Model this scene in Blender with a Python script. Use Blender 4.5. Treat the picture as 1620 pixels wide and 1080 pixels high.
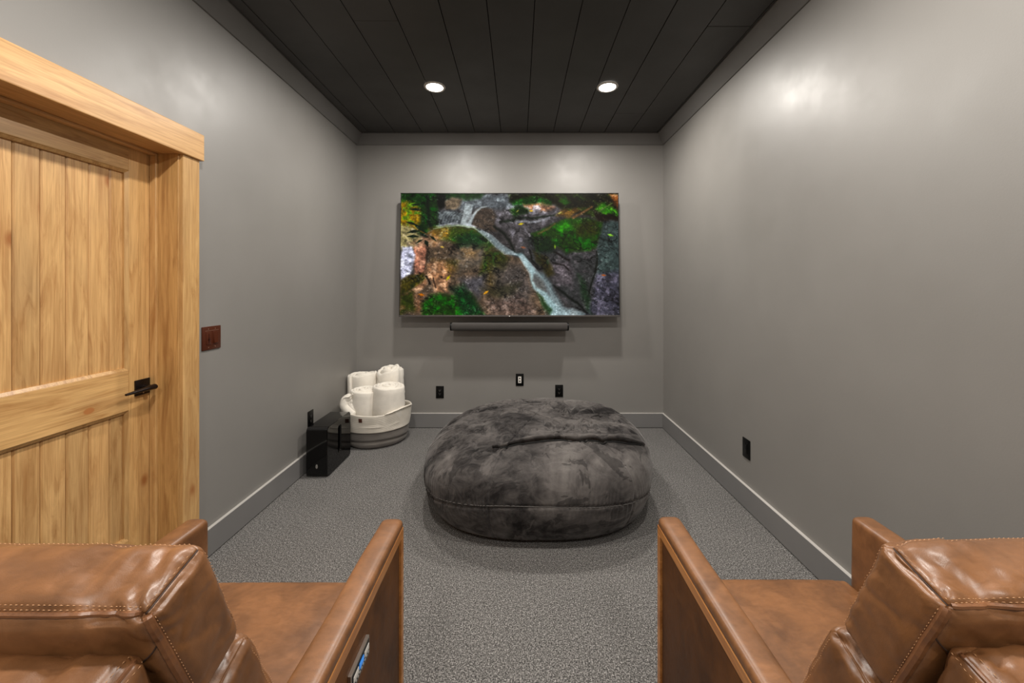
import bpy, bmesh, math, random
import numpy as np
from mathutils import Vector, Matrix, Euler

for o in list(bpy.data.objects):
    bpy.data.objects.remove(o)
SC = bpy.context.scene
COL = SC.collection
random.seed(7)

# ------------------------------------------------------------------ camera, world, exposure
cam_d = bpy.data.cameras.new('camera')
cam = bpy.data.objects.new('camera', cam_d)
COL.objects.link(cam)
cam.location = (0, 0, 1.408)
cam.rotation_euler = (math.pi/2, 0, 0)
cam_d.sensor_width = 36.0
cam_d.lens = 620*36.0/1620
cam_d.shift_x = -10/1620
cam_d.shift_y = -85/1620
cam_d.clip_start = 0.02
SC.camera = cam
w = bpy.data.worlds.new('world')
SC.world = w
w.use_nodes = True
w.node_tree.nodes['Background'].inputs[0].default_value = (0.9, 0.93, 1.0, 1)
w.node_tree.nodes['Background'].inputs[1].default_value = 0.2
SC.view_settings.view_transform = 'Standard'
SC.view_settings.look = 'None'
SC.view_settings.gamma = 1.0
SC.view_settings.use_curve_mapping = False
SC.view_settings.exposure = 0.0
LAMP_W = 29.5            # watts of each recessed lamp
LAMP_COL = (1.0, 0.945, 0.875)

# ------------------------------------------------------------------ room numbers (metres)
XL, XR, YB, YF, ZC = -1.631, 1.462, -1.6, 3.95, 2.94

# ------------------------------------------------------------------ helpers
def lin(r, g, b):
    f = lambda c: (c/255/12.92) if c/255 <= .04045 else ((c/255+.055)/1.055)**2.4
    return (f(r), f(g), f(b), 1)

def tag(o, label=None, cat=None, group=None, kind=None):
    if label: o['label'] = label
    if cat: o['category'] = cat
    if group: o['group'] = group
    if kind: o['kind'] = kind
    return o

def empty(name, loc, rotz=0):
    o = bpy.data.objects.new(name, None)
    COL.objects.link(o)
    o.location = loc
    o.rotation_euler = (0, 0, rotz)
    o.empty_display_size = .05
    return o

def link(name, me, mat=None, parent=None, loc=None, rot=None):
    o = bpy.data.objects.new(name, me)
    COL.objects.link(o)
    if mat is not None:
        me.materials.clear()
        me.materials.append(mat)
    if parent is not None: o.parent = parent
    if loc is not None: o.location = loc
    if rot is not None: o.rotation_euler = rot
    return o

def obj(name, bm, mat, parent=None, smooth=True, loc=None, rot=None, angle=25):
    me = bpy.data.meshes.new(name)
    bmesh.ops.recalc_face_normals(bm, faces=bm.faces)
    bm.to_mesh(me)
    bm.free()
    if smooth:
        me.polygons.foreach_set('use_smooth', [True]*len(me.polygons))
        me.set_sharp_from_angle(angle=math.radians(angle))
    return link(name, me, mat, parent, loc, rot)

def add_box(bm, x0, x1, y0, y1, z0, z1, bev=0.0, seg=2):
    r = bmesh.ops.create_cube(bm, size=1)
    vs = r['verts']
    for v in vs:
        v.co = Vector(((x0+x1)/2 + v.co.x*(x1-x0), (y0+y1)/2 + v.co.y*(y1-y0), (z0+z1)/2 + v.co.z*(z1-z0)))
    if bev > 0:
        es = list({e for v in vs for e in v.link_edges})
        bmesh.ops.bevel(bm, geom=es, offset=bev, segments=seg, profile=.5, affect='EDGES')
    return bm

def box(x0, x1, y0, y1, z0, z1, bev=0.0, seg=2):
    return add_box(bmesh.new(), x0, x1, y0, y1, z0, z1, bev, seg)

def add_cyl(bm, c, axis, r0, r1, h, n=24, bev=0):
    """cylinder from c along axis for length h"""
    z = Vector(axis).normalized()
    q = z.to_track_quat('Z', 'Y').to_matrix()
    rings = []
    prof = [(0, r0), (h, r1)] if not bev else [(0, r0-bev), (bev*.3, r0-bev*.3), (bev, r0), (h-bev, r1), (h-bev*.3, r1-bev*.3), (h, r1-bev)]
    for hh, rr in prof:
        rings.append([bm.verts.new(Vector(c) + q @ Vector((rr*math.cos(a), rr*math.sin(a), hh))) for a in [2*math.pi*i/n for i in range(n)]])
    for a, b in zip(rings, rings[1:]):
        for i in range(n):
            bm.faces.new((a[i], a[(i+1) % n], b[(i+1) % n], b[i]))
    bm.faces.new(rings[0][::-1]); bm.faces.new(rings[-1])
    return bm

def add_tube(bm, pts, r, n=8, flat=1.0, caps=True):
    pts = [Vector(p) for p in pts]
    rings = []
    up = Vector((0, 0, 1))
    prev = None
    for i, p in enumerate(pts):
        t = (pts[min(i+1, len(pts)-1)] - pts[max(i-1, 0)]).normalized()
        if prev is None:
            a = t.cross(up)
            if a.length < 1e-3: a = t.cross(Vector((1, 0, 0)))
            a.normalize()
        else:
            a = (prev - t*prev.dot(t)).normalized()
        prev = a
        b = t.cross(a)
        rr = r[i] if hasattr(r, '__len__') else r
        rings.append([bm.verts.new(p + (a*math.cos(k) + b*math.sin(k)*flat)*rr) for k in [2*math.pi*j/n for j in range(n)]])
    for A, B in zip(rings, rings[1:]):
        for j in range(n):
            bm.faces.new((A[j], A[(j+1) % n], B[(j+1) % n], B[j]))
    if caps:
        bm.faces.new(rings[0][::-1]); bm.faces.new(rings[-1])
    return bm

def prism(poly, axis, a, b):
    """polygon in the plane normal to axis, extruded a..b; poly points are the other two coords in xyz order"""
    bm = bmesh.new()
    def P(u, v, w):
        return {'x': (w, u, v), 'y': (u, w, v), 'z': (u, v, w)}[axis]
    A = [bm.verts.new(P(u, v, a)) for u, v in poly]
    B = [bm.verts.new(P(u, v, b)) for u, v in poly]
    n = len(poly)
    for i in range(n):
        bm.faces.new((A[i], A[(i+1) % n], B[(i+1) % n], B[i]))
    bm.faces.new(A[::-1]); bm.faces.new(B)
    return bm

def grid_mesh(name, P, closed_u=False, smooth=True):
    """P: array (nv, nu, 3) -> mesh"""
    nv, nu = P.shape[:2]
    idx = np.arange(nv*nu).reshape(nv, nu)
    if closed_u:
        nx = np.roll(idx, -1, axis=1)
        f = np.stack([idx[:-1], nx[:-1], nx[1:], idx[1:]], -1).reshape(-1, 4)
    else:
        f = np.stack([idx[:-1, :-1], idx[:-1, 1:], idx[1:, 1:], idx[1:, :-1]], -1).reshape(-1, 4)
    me = bpy.data.meshes.new(name)
    me.vertices.add(nv*nu)
    me.vertices.foreach_set('co', P.reshape(-1).astype(np.float32))
    me.loops.add(f.size)
    me.loops.foreach_set('vertex_index', f.reshape(-1).astype(np.int32))
    me.polygons.add(len(f))
    me.polygons.foreach_set('loop_start', np.arange(0, f.size, 4, dtype=np.int32))
    me.update(calc_edges=True)
    me.validate()
    if smooth: me.polygons.foreach_set('use_smooth', [True]*len(f))
    return me

# numpy value noise
_rs = np.random.RandomState(5)
_T = _rs.rand(64, 64, 64).astype(np.float64)
def vnoise3(x, y, z):
    xi, yi, zi = np.floor(x).astype(int), np.floor(y).astype(int), np.floor(z).astype(int)
    fx, fy, fz = x-xi, y-yi, z-zi
    s = lambda t: t*t*(3-2*t)
    fx, fy, fz = s(fx), s(fy), s(fz)
    g = lambda a, b, c: _T[a & 63, b & 63, c & 63]
    def L(a, b, t): return a+(b-a)*t
    return L(L(L(g(xi, yi, zi), g(xi+1, yi, zi), fx), L(g(xi, yi+1, zi), g(xi+1, yi+1, zi), fx), fy),
             L(L(g(xi, yi, zi+1), g(xi+1, yi, zi+1), fx), L(g(xi, yi+1, zi+1), g(xi+1, yi+1, zi+1), fx), fy), fz)
def fbm(x, y, z=0.0, oct=4):
    x = np.asarray(x, float); y = np.asarray(y, float); z = np.zeros_like(x)+z
    t, a, n = 0, .5, 0
    for k in range(oct):
        t = t + a*(vnoise3(x+17.3*k, y+5.1*k, z+9.7*k)); n += a
        x, y, z, a = x*2, y*2, z*2, a*.5
    return t/n

# ------------------------------------------------------------------ materials
class NM:
    def __init__(s, name):
        s.m = bpy.data.materials.new(name); s.m.use_nodes = True
        s.t = s.m.node_tree; s.b = s.t.nodes['Principled BSDF']
    def n(s, typ, **kw):
        nd = s.t.nodes.new(typ)
        for k, v in kw.items():
            if k in nd.inputs: nd.inputs[k].default_value = v
            else: setattr(nd, k, v)
        return nd
    def l(s, a, b): s.t.links.new(a, b)
    def coords(s, scale=(1, 1, 1), rnd=0.0, kind='Object'):
        tc = s.n('ShaderNodeTexCoord')
        mp = s.n('ShaderNodeMapping'); mp.inputs['Scale'].default_value = scale
        src = tc.outputs[kind]
        if rnd:
            oi = s.n('ShaderNodeObjectInfo')
            mu = s.n('ShaderNodeMath', operation='MULTIPLY'); mu.inputs[1].default_value = rnd
            s.l(oi.outputs['Random'], mu.inputs[0])
            ad = s.n('ShaderNodeVectorMath', operation='ADD')
            s.l(src, ad.inputs[0]); s.l(mu.outputs[0], ad.inputs[1]); src = ad.outputs[0]
        s.l(src, mp.inputs['Vector'])
        return mp.outputs[0]
    def noise(s, vec, scale, detail=4, rough=.55, dist=0.0):
        nd = s.n('ShaderNodeTexNoise', Scale=scale, Detail=detail, Roughness=rough, Distortion=dist)
        if vec is not None: s.l(vec, nd.inputs['Vector'])
        return nd.outputs['Fac']
    def ramp(s, fac, stops):
        nd = s.n('ShaderNodeValToRGB')
        el = nd.color_ramp.elements
        while len(el) < len(stops): el.new(.5)
        for e, (p, c) in zip(el, stops):
            e.position = p; e.color = c if len(c) == 4 else (*c, 1)
        s.l(fac, nd.inputs[0])
        return nd.outputs[0]
    def mix(s, fac, a, b, mode='MIX'):
        nd = s.n('ShaderNodeMix', data_type='RGBA', blend_type=mode)
        for i, v in ((0, fac), (6, a), (7, b)):
            if hasattr(v, 'links') or hasattr(v, 'is_linked'): s.l(v, nd.inputs[i])
            else: nd.inputs[i].default_value = v
        return nd.outputs[2]
    def bump(s, h, strength=.2, dist=.002, prev=None):
        nd = s.n('ShaderNodeBump', Strength=strength, Distance=dist)
        s.l(h, nd.inputs['Height'])
        if prev is not None: s.l(prev, nd.inputs['Normal'])
        return nd.outputs[0]
    def rng(s, v, a, b, c, d):
        nd = s.n('ShaderNodeMapRange')
        s.l(v, nd.inputs[0])
        for i, x in enumerate((a, b, c, d)): nd.inputs[i+1].default_value = x
        return nd.outputs[0]
    def set(s, **kw):
        for k, v in kw.items():
            i = s.b.inputs[k.replace('_', ' ')]
            if hasattr(v, 'is_linked'): s.l(v, i)
            else: i.default_value = v
        return s.m

def paint(name, col, rough, bump=.12, var=.04, spec=.5):
    k = NM(name)
    v = k.coords()
    big = k.noise(v, 1.3, 3)
    c2 = tuple(min(1, x*(1+var*2)) for x in col[:3])+(1,)
    c1 = tuple(x*(1-var*2) for x in col[:3])+(1,)
    c = k.ramp(big, [(.3, c1), (.7, c2)])
    fine = k.noise(v, 160, 3)
    sm = k.noise(v, 3.5, 4, .6)
    r = k.rng(sm, .3, .7, rough-.05, rough+.05)
    return k.set(Base_Color=c, Roughness=r, Normal=k.bump(fine, bump, .001), Specular_IOR_Level=spec)

M = {}
M['wall'] = paint('wall_paint', (.222, .212, .198), .48, .2, .02, 1.0)
M['trim'] = paint('trim_paint', (.150, .145, .140), .38, .12, .05, .5)
M['lit_ledge'] = paint('baseboard_top_lit', (.46, .44, .41), .6, .05, .05, .3)  # paler than the board: overhead light on its top edge put into the colour
M['base'] = paint('baseboard_paint', (.190, .185, .182), .38, .12, .06, .5)
M['ceil'] = paint('ceiling_paint', (.052, .050, .048), .5, .15, .08, .4)
M['gap'] = paint('dark_gap', (.01, .01, .01), .9, .0, .0, .1)

def plain(name, col, rough, metal=0, spec=.5, coat=0, **kw):
    k = NM(name)
    v = k.coords()
    n = k.noise(v, 60, 2)
    r = k.rng(n, .3, .7, max(0, rough-.03), rough+.03)
    return k.set(Base_Color=col, Roughness=r, Metallic=metal, Specular_IOR_Level=spec, Coat_Weight=coat, Coat_Roughness=.05, **kw)
M['black_plastic'] = plain('black_plastic', lin(7, 7, 7), .4, spec=.25)
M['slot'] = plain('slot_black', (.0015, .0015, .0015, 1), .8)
M['gloss_black'] = plain('gloss_black', (.0018, .0016, .0016, 1), .06, spec=.42)
M['grey_badge'] = plain('grey_badge', lin(150, 147, 143), .4, metal=.3)
M['white_plastic'] = plain('white_plastic', lin(225, 222, 216), .35)
M['brown_plastic'] = plain('brown_plastic', lin(74, 34, 18), .35, spec=.35)
M['brown_plastic_dark'] = plain('brown_plastic_dark', lin(46, 18, 10), .3)
M['bronze'] = plain('oiled_bronze', lin(38, 31, 29), .32, metal=.7)
M['steel'] = plain('brushed_steel', lin(200, 190, 180), .3, metal=1)
M['screw'] = plain('screw_metal', lin(190, 160, 140), .35, metal=.8)
M['bezel'] = plain('tv_bezel', lin(26, 25, 25), .3)
M['bezel_bright'] = plain('tv_bottom_strip', lin(90, 86, 84), .35, metal=.5)
M['tv_back'] = plain('tv_back', lin(22, 21, 21), .5)
M['tan_tag'] = plain('leather_tag', lin(84, 50, 36), .6)
M['blue_glow'] = plain('blue_button', lin(40, 120, 200), .3, Emission_Color=lin(60, 140, 230), Emission_Strength=.5)

def wood(name, axis, light, dark, rough=.38, tint_var=.25, knots=None, fine=1.0):
    """axis: 0 x, 1 y, 2 z – direction the grain runs in"""
    k = NM(name)
    sc = [9, 9, 9]; sc[axis] = .9
    v = k.coords(tuple(sc), rnd=7.0)
    warp = k.noise(v, 1.1, 3, .5, .6)
    wv = k.n('ShaderNodeVectorMath', operation='MULTIPLY_ADD')
    cmb = k.n('ShaderNodeCombineXYZ')
    for i in range(3): k.l(warp, cmb.inputs[i])
    k.l(cmb.outputs[0], wv.inputs[0]); wv.inputs[1].default_value = (1.1, 1.1, 1.1); k.l(v, wv.inputs[2])
    rings = k.noise(wv.outputs[0], 2.6, 5, .62, 1.2)
    sc2 = [210*fine, 210*fine, 210*fine]; sc2[axis] = 5
    fib = k.noise(k.coords(tuple(sc2), rnd=3.0), 1.0, 3, .6)
    c = k.ramp(rings, [(.30, dark), (.46, tuple(a*.35+b*.65 for a, b in zip(dark, light))), (.58, light), (.75, tuple(min(1, a*1.12) for a in light))])
    fr = k.ramp(fib, [(.3, (.80, .76, .70, 1)), (.65, (1.04, 1.03, 1.02, 1))])
    c = k.mix(1.0, c, fr, 'MULTIPLY')
    # grey-brown stain patches
    sp = k.noise(k.coords((3, 3, 1.6) if axis == 2 else (3, 1.6, 3), rnd=5.0), 1.3, 3, .55)
    pm = k.rng(sp, .54, .76, 0, .32)
    c = k.mix(pm, c, lin(150, 122, 88))
    # per-piece tone
    oi = k.n('ShaderNodeObjectInfo')
    hs = k.n('ShaderNodeHueSaturation')
    k.l(k.rng(oi.outputs['Random'], 0, 1, 1-tint_var*.5, 1+tint_var*.35), hs.inputs['Value'])
    k.l(c, hs.inputs['Color']); c = hs.outputs[0]
    # sparse knots
    kv = [4.4, 4.4, 4.4]; kv[axis] = 2.6
    vo = k.n('ShaderNodeTexVoronoi', Scale=1.0)
    nz = k.n('ShaderNodeTexNoise', Scale=3.0)
    kc = k.coords(tuple(kv), rnd=9.0)
    k.l(kc, vo.inputs['Vector'])
    km = k.rng(vo.outputs['Distance'], .035, .10, .85, 0)
    c = k.mix(km, c, lin(150, 88, 42))
    km2 = k.rng(vo.outputs['Distance'], .10, .22, .22, 0)
    c = k.mix(km2, c, lin(165, 112, 62))
    if knots:
        for (kx, ky, kz, r) in knots:
            tc = k.n('ShaderNodeTexCoord')
            mp = k.n('ShaderNodeMapping'); mp.vector_type = 'POINT'
            mp.inputs['Location'].default_value = (-kx, -ky/1.7 if axis == 1 else -ky, -kz)
            mp.inputs['Scale'].default_value = (0, 1/1.7 if axis == 1 else 1, 1)
            k.l(tc.outputs['Object'], mp.inputs['Vector'])
            ln = k.n('ShaderNodeVectorMath', operation='LENGTH'); k.l(mp.outputs[0], ln.inputs[0])
            c = k.mix(k.rng(ln.outputs['Value'], r*.75, r, .9, 0), c, lin(176, 104, 56))
            c = k.mix(k.rng(ln.outputs['Value'], r, r*2.2, .35, 0), c, lin(180, 130, 74))
    return k.set(Base_Color=c, Roughness=rough, Specular_IOR_Level=.45, Coat_Weight=.12, Coat_Roughness=.25, Normal=k.bump(fib, .12, .0006))
PL, PD = lin(215, 173, 115), lin(180, 133, 80)
M['pine_v'] = wood('pine_upright', 2, PL, PD)
M['pine_plank'] = wood('pine_plank', 2, lin(213, 171, 115), lin(178, 132, 81), tint_var=.30)
M['pine_h'] = wood('pine_level', 1, PL, PD, knots=[(0, 1.602, .904, .014)])
M['pine_jamb'] = wood('pine_jamb', 2, lin(206, 163, 104), lin(170, 125, 74), tint_var=.1)
M['pine_head'] = wood('pine_head', 1, lin(222, 178, 122), lin(190, 142, 88), tint_var=.1)
M['chair_wood'] = wood('chair_wood', 1, lin(200, 138, 78), lin(164, 104, 54), tint_var=.1)

def leather(name, base, dark, rough=.42, coat=.3, spec=.5):
    k = NM(name)
    v = k.coords()
    big = k.noise(v, 9, 4, .6, .5)
    mid = k.noise(k.coords((1, 2.2, 1)), 38, 4, .65, .8)
    c = k.ramp(big, [(.3, dark), (.62, base), (.85, tuple(min(1, x*1.18) for x in base))])
    c = k.mix(.55, c, k.ramp(mid, [(.3, (.72, .70, .66, 1)), (.7, (1.15, 1.14, 1.12, 1))]), 'MULTIPLY')
    vo = k.n('ShaderNodeTexVoronoi', Scale=420, feature='DISTANCE_TO_EDGE')
    k.l(v, vo.inputs['Vector'])
    peb = k.rng(vo.outputs['Distance'], 0, .25, 0, 1)
    b1 = k.bump(peb, .10, .0005)
    b2 = k.bump(mid, .10, .0015, b1)
    r = k.rng(mid, .3, .7, rough-.06, rough+.07)
    return k.set(Base_Color=c, Roughness=r, Normal=b2, Specular_IOR_Level=spec, Coat_Weight=coat, Coat_Roughness=.33)
M['leather'] = leather('tan_leather', lin(133, 89, 53), lin(100, 65, 37))
M['leather_panel'] = leather('brown_leather_panel', lin(96, 60, 30), lin(72, 44, 22), .55, 0.0, .25)
M['thread'] = plain('tan_thread', lin(182, 136, 96), .7)
M['seam_dark'] = plain('dark_seam', lin(52, 32, 20), .7)
M['piping'] = leather('leather_piping', lin(130, 86, 54), lin(98, 62, 38), .4)

def carpet():
    k = NM('grey_carpet')
    v = k.coords()
    f1 = k.noise(v, 185, 3, .9)
    f2 = k.noise(v, 75, 4, .95)
    big = k.noise(v, 2.2, 3, .6)
    c = k.ramp(f1, [(.36, lin(24, 23, 23)), (.5, lin(90, 88, 86)), (.63, lin(176, 173, 170))])
    c2 = k.ramp(f2, [(.38, (.50, .50, .50, 1)), (.62, (1.40, 1.40, 1.40, 1))])
    c = k.mix(1.0, c, c2, 'MULTIPLY')
    c = k.mix(1.0, c, k.ramp(big, [(.3, (.92, .92, .92, 1)), (.7, (1.06, 1.06, 1.06, 1))]), 'MULTIPLY')
    return k.set(Base_Color=c, Roughness=.95, Specular_IOR_Level=.1, Normal=k.bump(f1, .2, .003), Sheen_Weight=.1)
M['carpet'] = carpet()

def suede():
    k = NM('charcoal_suede')
    v = k.coords()
    a = k.noise(v, 2.2, 5, .6, 1.0)
    b = k.noise(k.coords((1, 1, 1.7)), 9, 5, .7, 1.6)
    m = k.mix(.3, a, b)
    c = k.ramp(m, [(.38, lin(30, 28, 28)), (.45, lin(60, 57, 56)), (.54, lin(84, 80, 78)), (.66, lin(104, 100, 97))])
    nap = k.noise(k.coords((1, 1, 1.2)), 2.9, 4, .6, 1.8)
    c = k.mix(k.rng(nap, .585, .60, 0, .55), c, lin(30, 28, 28))
    c = k.mix(k.rng(nap, .40, .36, 0, .35), c, lin(112, 107, 104))
    f = k.noise(v, 300, 2)
    sh = k.rng(m, .4, .6, .05, .35)
    return k.set(Base_Color=c, Roughness=.85, Specular_IOR_Level=.15, Sheen_Weight=sh, Sheen_Roughness=.4, Sheen_Tint=(.8, .78, .77, 1), Normal=k.bump(f, .25, .0015, k.bump(b, .10, .006)))
M['suede'] = suede()
M['suede_welt'] = plain('suede_welt', lin(84, 81, 79), .85)

def cloth(name, col, scale=260, strength=.5, weave=None):
    k = NM(name)
    v = k.coords()
    n = k.noise(v, scale, 3)
    big = k.noise(v, 14, 3)
    c = k.ramp(big, [(.3, tuple(x*.92 for x in col[:3])+(1,)), (.7, tuple(min(1, x*1.04) for x in col[:3])+(1,))])
    h = n
    if weave:
        wv = k.n('ShaderNodeTexWave', Scale=weave, bands_direction='Z', Distortion=1.0); k.l(v, wv.inputs['Vector'])
        h = k.mix(.6, n, wv.outputs['Fac'])
    return k.set(Base_Color=c, Roughness=.92, Specular_IOR_Level=.15, Sheen_Weight=.2, Normal=k.bump(h, strength, .003))
M['blanket'] = cloth('cream_blanket', lin(236, 230, 219))
M['basket_cream'] = cloth('cream_rope', lin(224, 217, 204), 200, .5, 40)
M['basket_grey'] = cloth('grey_rope', lin(112, 107, 102), 200, .5, 40)
M['bar_cloth'] = cloth('speaker_mesh', lin(66, 63, 61), 900, .3)

def emit(name, col, s):
    k = NM(name)
    return k.set(Base_Color=(.8, .8, .8, 1), Emission_Color=(*col, 1), Emission_Strength=s)
M['lens'] = emit('lamp_lens', LAMP_COL, 12)
M['lamp_trim'] = plain('lamp_trim', lin(210, 205, 198), .5)

# ------------------------------------------------------------------ room shell
def structure(name, bm, mat, parent=None, smooth=False):
    o = obj(name, bm, mat, parent, smooth)
    if parent is None: o['kind'] = 'structure'
    return o

fl = structure('floor', box(XL-.2, XR+.1, YB-.1, YF+.1, -.06, 0), M['carpet'])
structure('wall_back', box(XL-.12, XR+.12, YF, YF+.12, 0, ZC+.06), M['wall'])
structure('wall_front', box(XL-.12, XR+.12, YB-.12, YB, 0, ZC+.06), M['wall'])
structure('wall_right', box(XR, XR+.12, YB, YF, 0, ZC+.06), M['wall'])
OY0, OY1, OZ = .944, 1.893, 2.068          # rough opening of the door
bm = bmesh.new()
add_box(bm, XL-.16, XL, YB, OY0, 0, ZC+.06)
add_box(bm, XL-.16, XL, OY1, YF, 0, ZC+.06)
add_box(bm, XL-.16, XL, OY0, OY1, OZ, ZC+.06)
structure('wall_left', bm, M['wall'])
# behind the door a closing board so that no light leaks round it
ceil = structure('ceiling', box(XL, XR, YB, YF, ZC+.012, ZC+.06), M['gap'])
# tongue-and-groove ceiling planks running away from the viewer, butt joints staggered
seams = [XL+.001, -1.475, -1.216, -.948, -.689, -.428, -.170, .088, .344, .598, .849, 1.108, 1.366, XR-.001]
joints = [[.4], [-.3, 1.5], [.9], [-.6, 2.25], [.2], [1.2], [.5], [-.2, 1.9], [.8], [1.4], [0, 3.45], [.6, 2.3], [1.5]]
for i in range(len(seams)-1):
    ys = sorted([YB+.001]+joints[i % len(joints)]+[YF-.001])
    for y0, y1 in zip(ys, ys[1:]):
        zz = random.uniform(-.0008, .0008)
        structure('plank', box(seams[i]+.0022, seams[i+1]-.0022, y0+.0012, y1-.0012, ZC+zz, ZC+.012, .0015, 1), M['ceil'], ceil)

def ring_trim(name, prof, side, mat, y0=None, y1=None):
    """mitred moulding along one side; prof = [(distance from wall, z)]"""
    bm = bmesh.new()
    A, B = [], []
    for c, z in prof:
        if side == 'left':
            A.append((XL+c, (YB+c) if y0 is None else y0, z)); B.append((XL+c, (YF-c) if y1 is None else y1, z))
        elif side == 'right':
            A.append((XR-c, YB+c, z)); B.append((XR-c, YF-c, z))
        elif side == 'back':
            A.append((XL+c, YF-c, z)); B.append((XR-c, YF-c, z))
        else:
            A.append((XL+c, YB+c, z)); B.append((XR-c, YB+c, z))
    A = [bm.verts.new(p) for p in A]; B = [bm.verts.new(p) for p in B]
    n = len(prof)
    for i in range(n):
        bm.faces.new((A[i], A[(i+1) % n], B[(i+1) % n], B[i]))
    bm.faces.new(A[::-1]); bm.faces.new(B)
    return structure(name, bm, mat)
crown = [(0, 2.845), (.010, 2.845), (.085, 2.930), (.085, 2.9385), (0, 2.9385)]
for i, s in enumerate(('left', 'back', 'right', 'front')):
    ring_trim('trim_%d' % (i+1), crown, s, M['trim'])
bprof = [(0, 0), (.008, 0), (.008, .007), (.018, .007), (.018, .1445), (.0165, .146), (0, .146)]
ring_trim('baseboard_left', bprof, 'left', M['base'], y0=1.978)
ring_trim('baseboard_left_near', bprof, 'left', M['base'], y1=.858).name = 'trim_5'
ring_trim('baseboard_back', bprof, 'back', M['base'])
ring_trim('baseboard_right', bprof, 'right', M['base'])
ring_trim('baseboard_front', bprof, 'front', M['base'])
lprof = [(0, .1455), (.0172, .1455), (.0172, .1470), (0, .1480)]  # thin strip added on the baseboards to carry the painted top light
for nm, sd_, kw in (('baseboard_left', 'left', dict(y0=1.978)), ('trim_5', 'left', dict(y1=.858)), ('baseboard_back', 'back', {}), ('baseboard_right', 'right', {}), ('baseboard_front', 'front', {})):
    lo_ = ring_trim('lit_ledge_strip', lprof, sd_, M['lit_ledge'], **kw)
    del lo_['kind']; lo_.name = 'top_lit_ledge'; lo_.parent = bpy.data.objects[nm]; lo_['label'] = 'pale top edge with overhead light painted in'

# ------------------------------------------------------------------ door
door = empty('door_1', (0, 0, 0)); door['kind'] = 'structure'
DX = -1.755
J0, J1, JZ = .964, 1.873, 2.048            # clear opening
def dpart(name, bm, mat, parent=door, smooth=False): return obj(name, bm, mat, parent, smooth)
# jamb boards
for a, b in ((J1, J1+.019), (J0-.019, J0)):
    dpart('jamb', box(XL-.16, XL+.006, a, b, 0, JZ, .0015, 1), M['pine_jamb'])
dpart('head_jamb', box(XL-.16, XL+.006, J0-.019, J1+.019, JZ, JZ+.019, .0015, 1), M['pine_head'])
# stops
dpart('door_stop', box(DX+.002, -1.722, J1-.012, J1, 0, JZ, .002, 1), M['pine_v'])
dpart('door_stop', box(DX+.002, -1.722, J0, J0+.012, 0, JZ, .002, 1), M['pine_jamb'])
dpart('door_stop', box(DX+.002, -1.722, J0+.012, J1-.012, JZ-.012, JZ, .002, 1), M['pine_head'])
# casing
dpart('side_casing', box(XL, XL+.024, 1.879, 1.976, 0, 2.052, .003), M['pine_v'])
dpart('side_casing', box(XL, XL+.024, .861, .958, 0, 2.052, .003), M['pine_v'])
dpart('head_casing', box(XL, XL+.038, .846, 1.990, 2.048, 2.180, .004), M['pine_head'])
# leaf
leaf0, leaf1 = J0+.003, J1-.003
TH = .040
SW = .104
dpart('stile', box(DX-TH, DX, leaf1-SW, leaf1, .010, 2.040, .003), M['pine_v'])
dpart('stile', box(DX-TH, DX, leaf0, leaf0+SW, .010, 2.040, .003), M['pine_v'])
R0, R1 = leaf0+SW, leaf1-SW
dpart('bottom_rail', box(DX-TH, DX, R0, R1, .010, .272, .003), M['pine_h'])
dpart('lock_rail', box(DX-TH, DX, R0, R1, .854, 1.036, .003), M['pine_h'])
dpart('top_rail', box(DX-TH, DX, R0, R1, 1.934, 2.040, .003), M['pine_h'])
# sloped sticking round the panels
for z0, z1 in ((.272, .854), (1.036, 1.934)):
    s = .012
    bm = bmesh.new()
    for (ya, yb, za, zb, sy, sz) in ((R0, R1, z0, z0, 0, 1), (R0, R1, z1, z1, 0, -1)):
        vs = [bm.verts.new(p) for p in ((DX-.001, ya, za), (DX-.001, yb, zb), (DX-.009, yb-s, zb+sz*s), (DX-.009, ya+s, za+sz*s), (DX-.0185, ya+s, za+sz*s), (DX-.0185, yb-s, zb+sz*s))]
        bm.faces.new((vs[0], vs[1], vs[2], vs[3])); bm.faces.new((vs[3], vs[2], vs[5], vs[4]))
    for (y, sy) in ((R0, 1), (R1, -1)):
        vs = [bm.verts.new(p) for p in ((DX-.001, y, z0), (DX-.001, y, z1), (DX-.009, y+sy*s, z1-s), (DX-.009, y+sy*s, z0+s), (DX-.0185, y+sy*s, z0+s), (DX-.0185, y+sy*s, z1-s))]
        bm.faces.new((vs[0], vs[1], vs[2], vs[3])); bm.faces.new((vs[3], vs[2], vs[5], vs[4]))
    dpart('panel_moulding', bm, M['pine_v'], smooth=False)
edges = [R0]+[y for y in (1.129, 1.210, 1.293, 1.375, 1.456, 1.538, 1.620, 1.701)]+[R1]
for z0, z1 in ((.272, .854), (1.036, 1.934)):
    for a, b in zip(edges, edges[1:]):
        dpart('plank', box(DX-TH+.008, DX-.018, a+.0006, b-.0006, z0-.002, z1+.002, .0048, 1), M['pine_plank'], smooth=False)
# backing sheet behind the leaf
dpart('backing', box(DX-TH-.004, DX-TH+.007, leaf0+.002, leaf1-.002, .012, 2.038), M['pine_v'])
dpart('threshold', box(XL-.16, XL-.002, J0, J1, .0, .008, .002), M['bronze'])
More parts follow.
